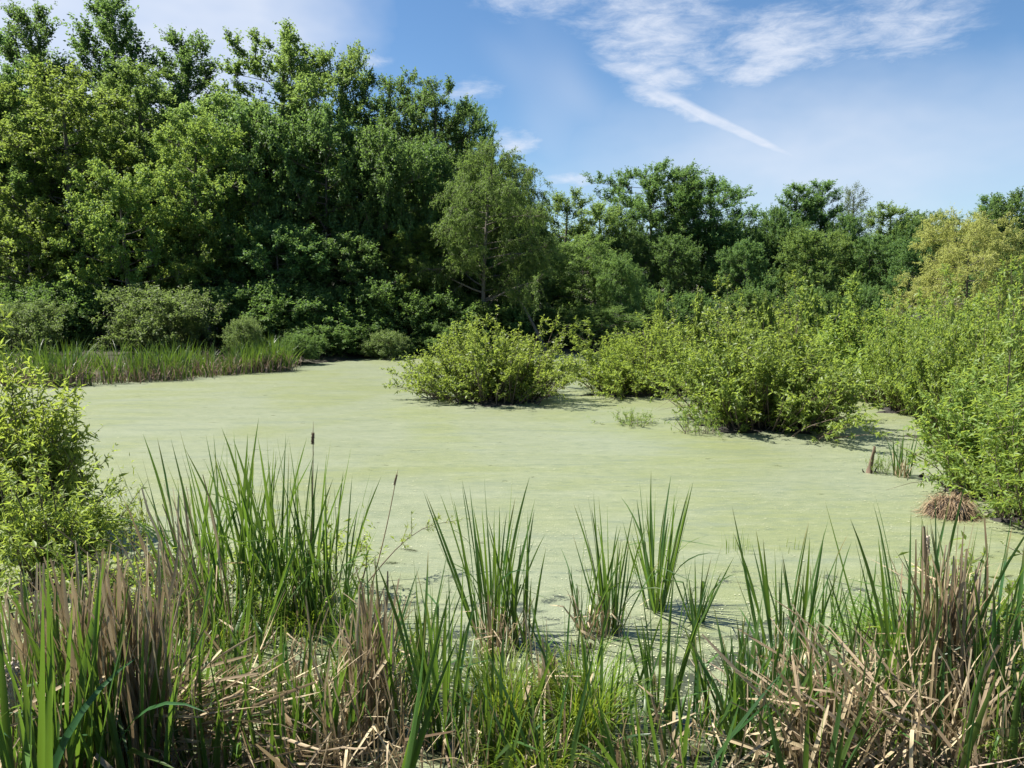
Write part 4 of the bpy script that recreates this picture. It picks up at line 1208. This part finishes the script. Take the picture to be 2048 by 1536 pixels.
B = np.stack([.33 * np.cos(a) * np.cos(b), .31 * np.sin(a) * np.cos(b), .25 * np.sin(b)], 1)
V, Q, ns = strips(B, a + g.normal(size=n) * .8, g.uniform(.1, .9, n), g.uniform(.1, .42, n), g.uniform(.005, .012, n), g.uniform(0, .3, n), g.uniform(-2, 2, n), 5)
# the strands fall outwards and down
k = np.tile(np.repeat(np.linspace(0, 1, 6), 2), n)
V[:, 2] -= k ** 1.7 * np.repeat(g.uniform(.14, .5, n), 12)
V[:, 2] = np.maximum(V[:, 2], .004 + .01 * g.uniform(0, 1, len(V)))
tag(link('dead_grass', np_mesh('dead_grass', V, Q, M['dry_brown'], np.repeat(g.uniform(0, 1, n), ns)), o), kind='stuff')

# broken stump, black stub, sticks
def stub(px, py, h, r, label, mat, name, tilt=.1, split=False):
    p = at(px, py)
    o = link(name, None); o.location = tuple(p); tag(o, label, 'stump')
    g = np.random.default_rng(int(px))
    s = np.linspace(0, 1, 12)
    tb = Tubes(); tb.add(np.stack([tilt * h * s, .02 * np.sin(s * 5), h * s - .05], 1), r * np.interp(s, [0, .1, .25, .55, .8, 1], [1.8, 1.2, .85, .7, .5, .05]), 11)
    me = tb.mesh('shaft', M[mat])
    for v in me.vertices:      # split, weathered wood
        a = math.atan2(v.co.y, v.co.x - tilt * v.co.z)
        f = 1 + .22 * math.sin(a * 3 + v.co.z * 9) + .12 * g.normal()
        v.co.x = tilt * v.co.z + (v.co.x - tilt * v.co.z) * f
        v.co.y *= f * .7
        if v.co.z > .7 * h: v.co.z += .10 * h * math.sin(a * 2 + 1)
    link('shaft', me, o)
    if split:
        q = np.linspace(0, 1, 6)
        for dx, dy, ln, hh, rr in ((.09, 0, .09, .20, .012), (-.06, .03, -.05, .09, .014), (.05, -.05, .07, .06, .018), (-.10, -.02, -.10, .02, .012), (.02, -.07, -.03, .10, .012)):
            t2 = Tubes(); t2.add(np.stack([dx + ln * q, dy + .02 * np.sin(q * 4), hh * q - .02], 1), rr * (1.15 - q) + .002, 5)
            link('splinter', t2.mesh('splinter', M['black_wood']), o)
    return o


stub(1738, 946, .58, .042, 'pointed reddish-brown broken stump sticking out of the duckweed', 'rotten', 'broken_stump', .14, True)
stub(1862, 1022, .11, .035, 'small black stub poking out of the duckweed beside the grass mound', 'black_wood', 'black_stub', -.35)
stub(1842, 955, .14, .05, 'dark little stump half hidden under the near bank shrub', 'black_wood', 'black_stub', .2)


# ------------------------------------------------------------------ cattail seed heads
def seed_head(px, py, tipx, tipy, head_len, head_r, label, mat, spike=.1, dist=None, rough=.0):
    p = at(px, py); gz = max(0., float(ground_z(p[0], p[1])[0])); p = at(px, py, gz)
    d = p[1]
    zt = z_at(tipy, d); xt = x_at(tipx, d, zt)
    v = np.array([xt - p[0], 0.02, zt - p[2]])
    o = link('cattail_seed_head', None); o.location = tuple(p); tag(o, label, 'seed head')
    s = np.linspace(0, 1, 8)
    L = np.linalg.norm(v); u = v / L
    tb = Tubes(); tb.add(v * s[:, None] + np.array([.02, 0, 0]) * np.sin(s * 3.1)[:, None], .006 * (1.25 - .6 * s), 5)
    link('stem', tb.mesh('stem', M['stem']), o)
    fl = 'fluff' if mat == 'fluff' else 'head'
    g = np.random.default_rng(int(px))
    tb = Tubes(); q = np.linspace(0, 1, 12)
    rad = head_r * np.interp(q, [0, .08, .25, .8, .94, 1], [.2, .8, 1, .92, .7, .1]) * (1 + rough * g.normal(size=12))
    tb.add(v + u * (head_len * (q - 1))[:, None], rad, 12)
    h = link('head', tb.mesh('head', M[mat]), o)
    tb = Tubes(); tb.add(v + u * (spike * s)[:, None] - u * .01, .004 * (1.1 - s), 4)
    link('spike', tb.mesh('spike', M['stem']), h)
    if rough:
        n = 260
        a = g.uniform(0, 6.28, n); t = g.uniform(0, 1, n)
        e1 = nrm(np.cross(u, [0, 1., 0])); e2 = np.cross(u, e1)
        rd = e1 * np.cos(a)[:, None] + e2 * np.sin(a)[:, None]
        B = v + u * (head_len * (t - 1))[:, None] + rd * head_r * .8
        V, Q = leaves(B, rd + g.normal(size=(n, 3)) * .5 - [0, 0, .3], g.normal(size=(n, 3)), np.full(n, .9 * head_r), np.full(n, .5 * head_r))
        tag(link('fluff', np_mesh('fluff', V, Q, M[fl]), h), kind='stuff')
    return o


seed_head(612, 1235, 625, 866, .11, .011, 'dark brown seed head on a straight stem above the big stand', 'head', .12, rough=.08)
seed_head(735, 1200, 793, 950, .11, .008, 'thin worn seed head on a leaning stem beside the big stand', 'head', .08, rough=.15)
seed_head(1852, 1400, 1857, 1072, .15, .015, 'pale fluffy seed head standing above the tall dry bunch', 'fluff', .10, rough=.15)
seed_head(12, 1620, 22, 1325, .30, .030, 'big ragged fluffy seed head behind the corner blades', 'fluff', .05, rough=.18)

# ------------------------------------------------------------------ floating fluff on the duckweed
g = np.random.default_rng(101)
n = 26000
py_ = g.uniform(745, 1500, n); px_ = g.uniform(-60, 2110, n)
k1 = (px_ - 1024) / F; k2 = (768 - py_) / F
sc_ = -CAMZ / (-SP + k2 * CP)
X = k1 * sc_; Y = (CP + k2 * SP) * sc_
Y += g.normal(size=n) * .3; X += g.normal(size=n) * .3
drift = np.sin(X * .9 + 1.3 * np.sin(Y * .5)) * np.sin(Y * 1.1 + np.sin(X * .7)) + .6 * np.sin(X * 3.1 + Y * 2.2) * np.sin(Y * 3.7 - X)
ok = (shore_distance(np.stack([X, Y], 1)) < -.1) & (drift + g.normal(size=n) * .6 > -.1)
X, Y = X[ok], Y[ok]; n = len(X)
az_ = g.uniform(0, 6.28, n)
D = np.stack([np.cos(az_), np.sin(az_), np.zeros(n)], 1)
sz = (.004 + .016 * g.uniform(0, 1, n) ** 2.5 + .0010 * np.hypot(X, Y)) * np.where(g.uniform(0, 1, n) < .06, 1.6, 1)
V, Q = leaves(np.stack([X, Y, np.full(n, .007)], 1), D, np.tile([0, 0, 1.], (n, 1)), sz, sz * g.uniform(.5, .9, n), fold=.15, droop=-.05)
m, nt, N, L = new_mat('floating_fluff')
out = N('ShaderNodeOutputMaterial'); pr = N('ShaderNodeBsdfPrincipled')
pr.inputs['Base Color'].default_value = (.44, .45, .29, 1); pr.inputs['Roughness'].default_value = .6
L(pr.outputs[0], out.inputs[0])
tag(link('floating_seed_fluff', np_mesh('floating_seed_fluff', V, Q, m)), 'pale seed fluff flecks floating all over the duckweed', 'seed fluff', kind='stuff')
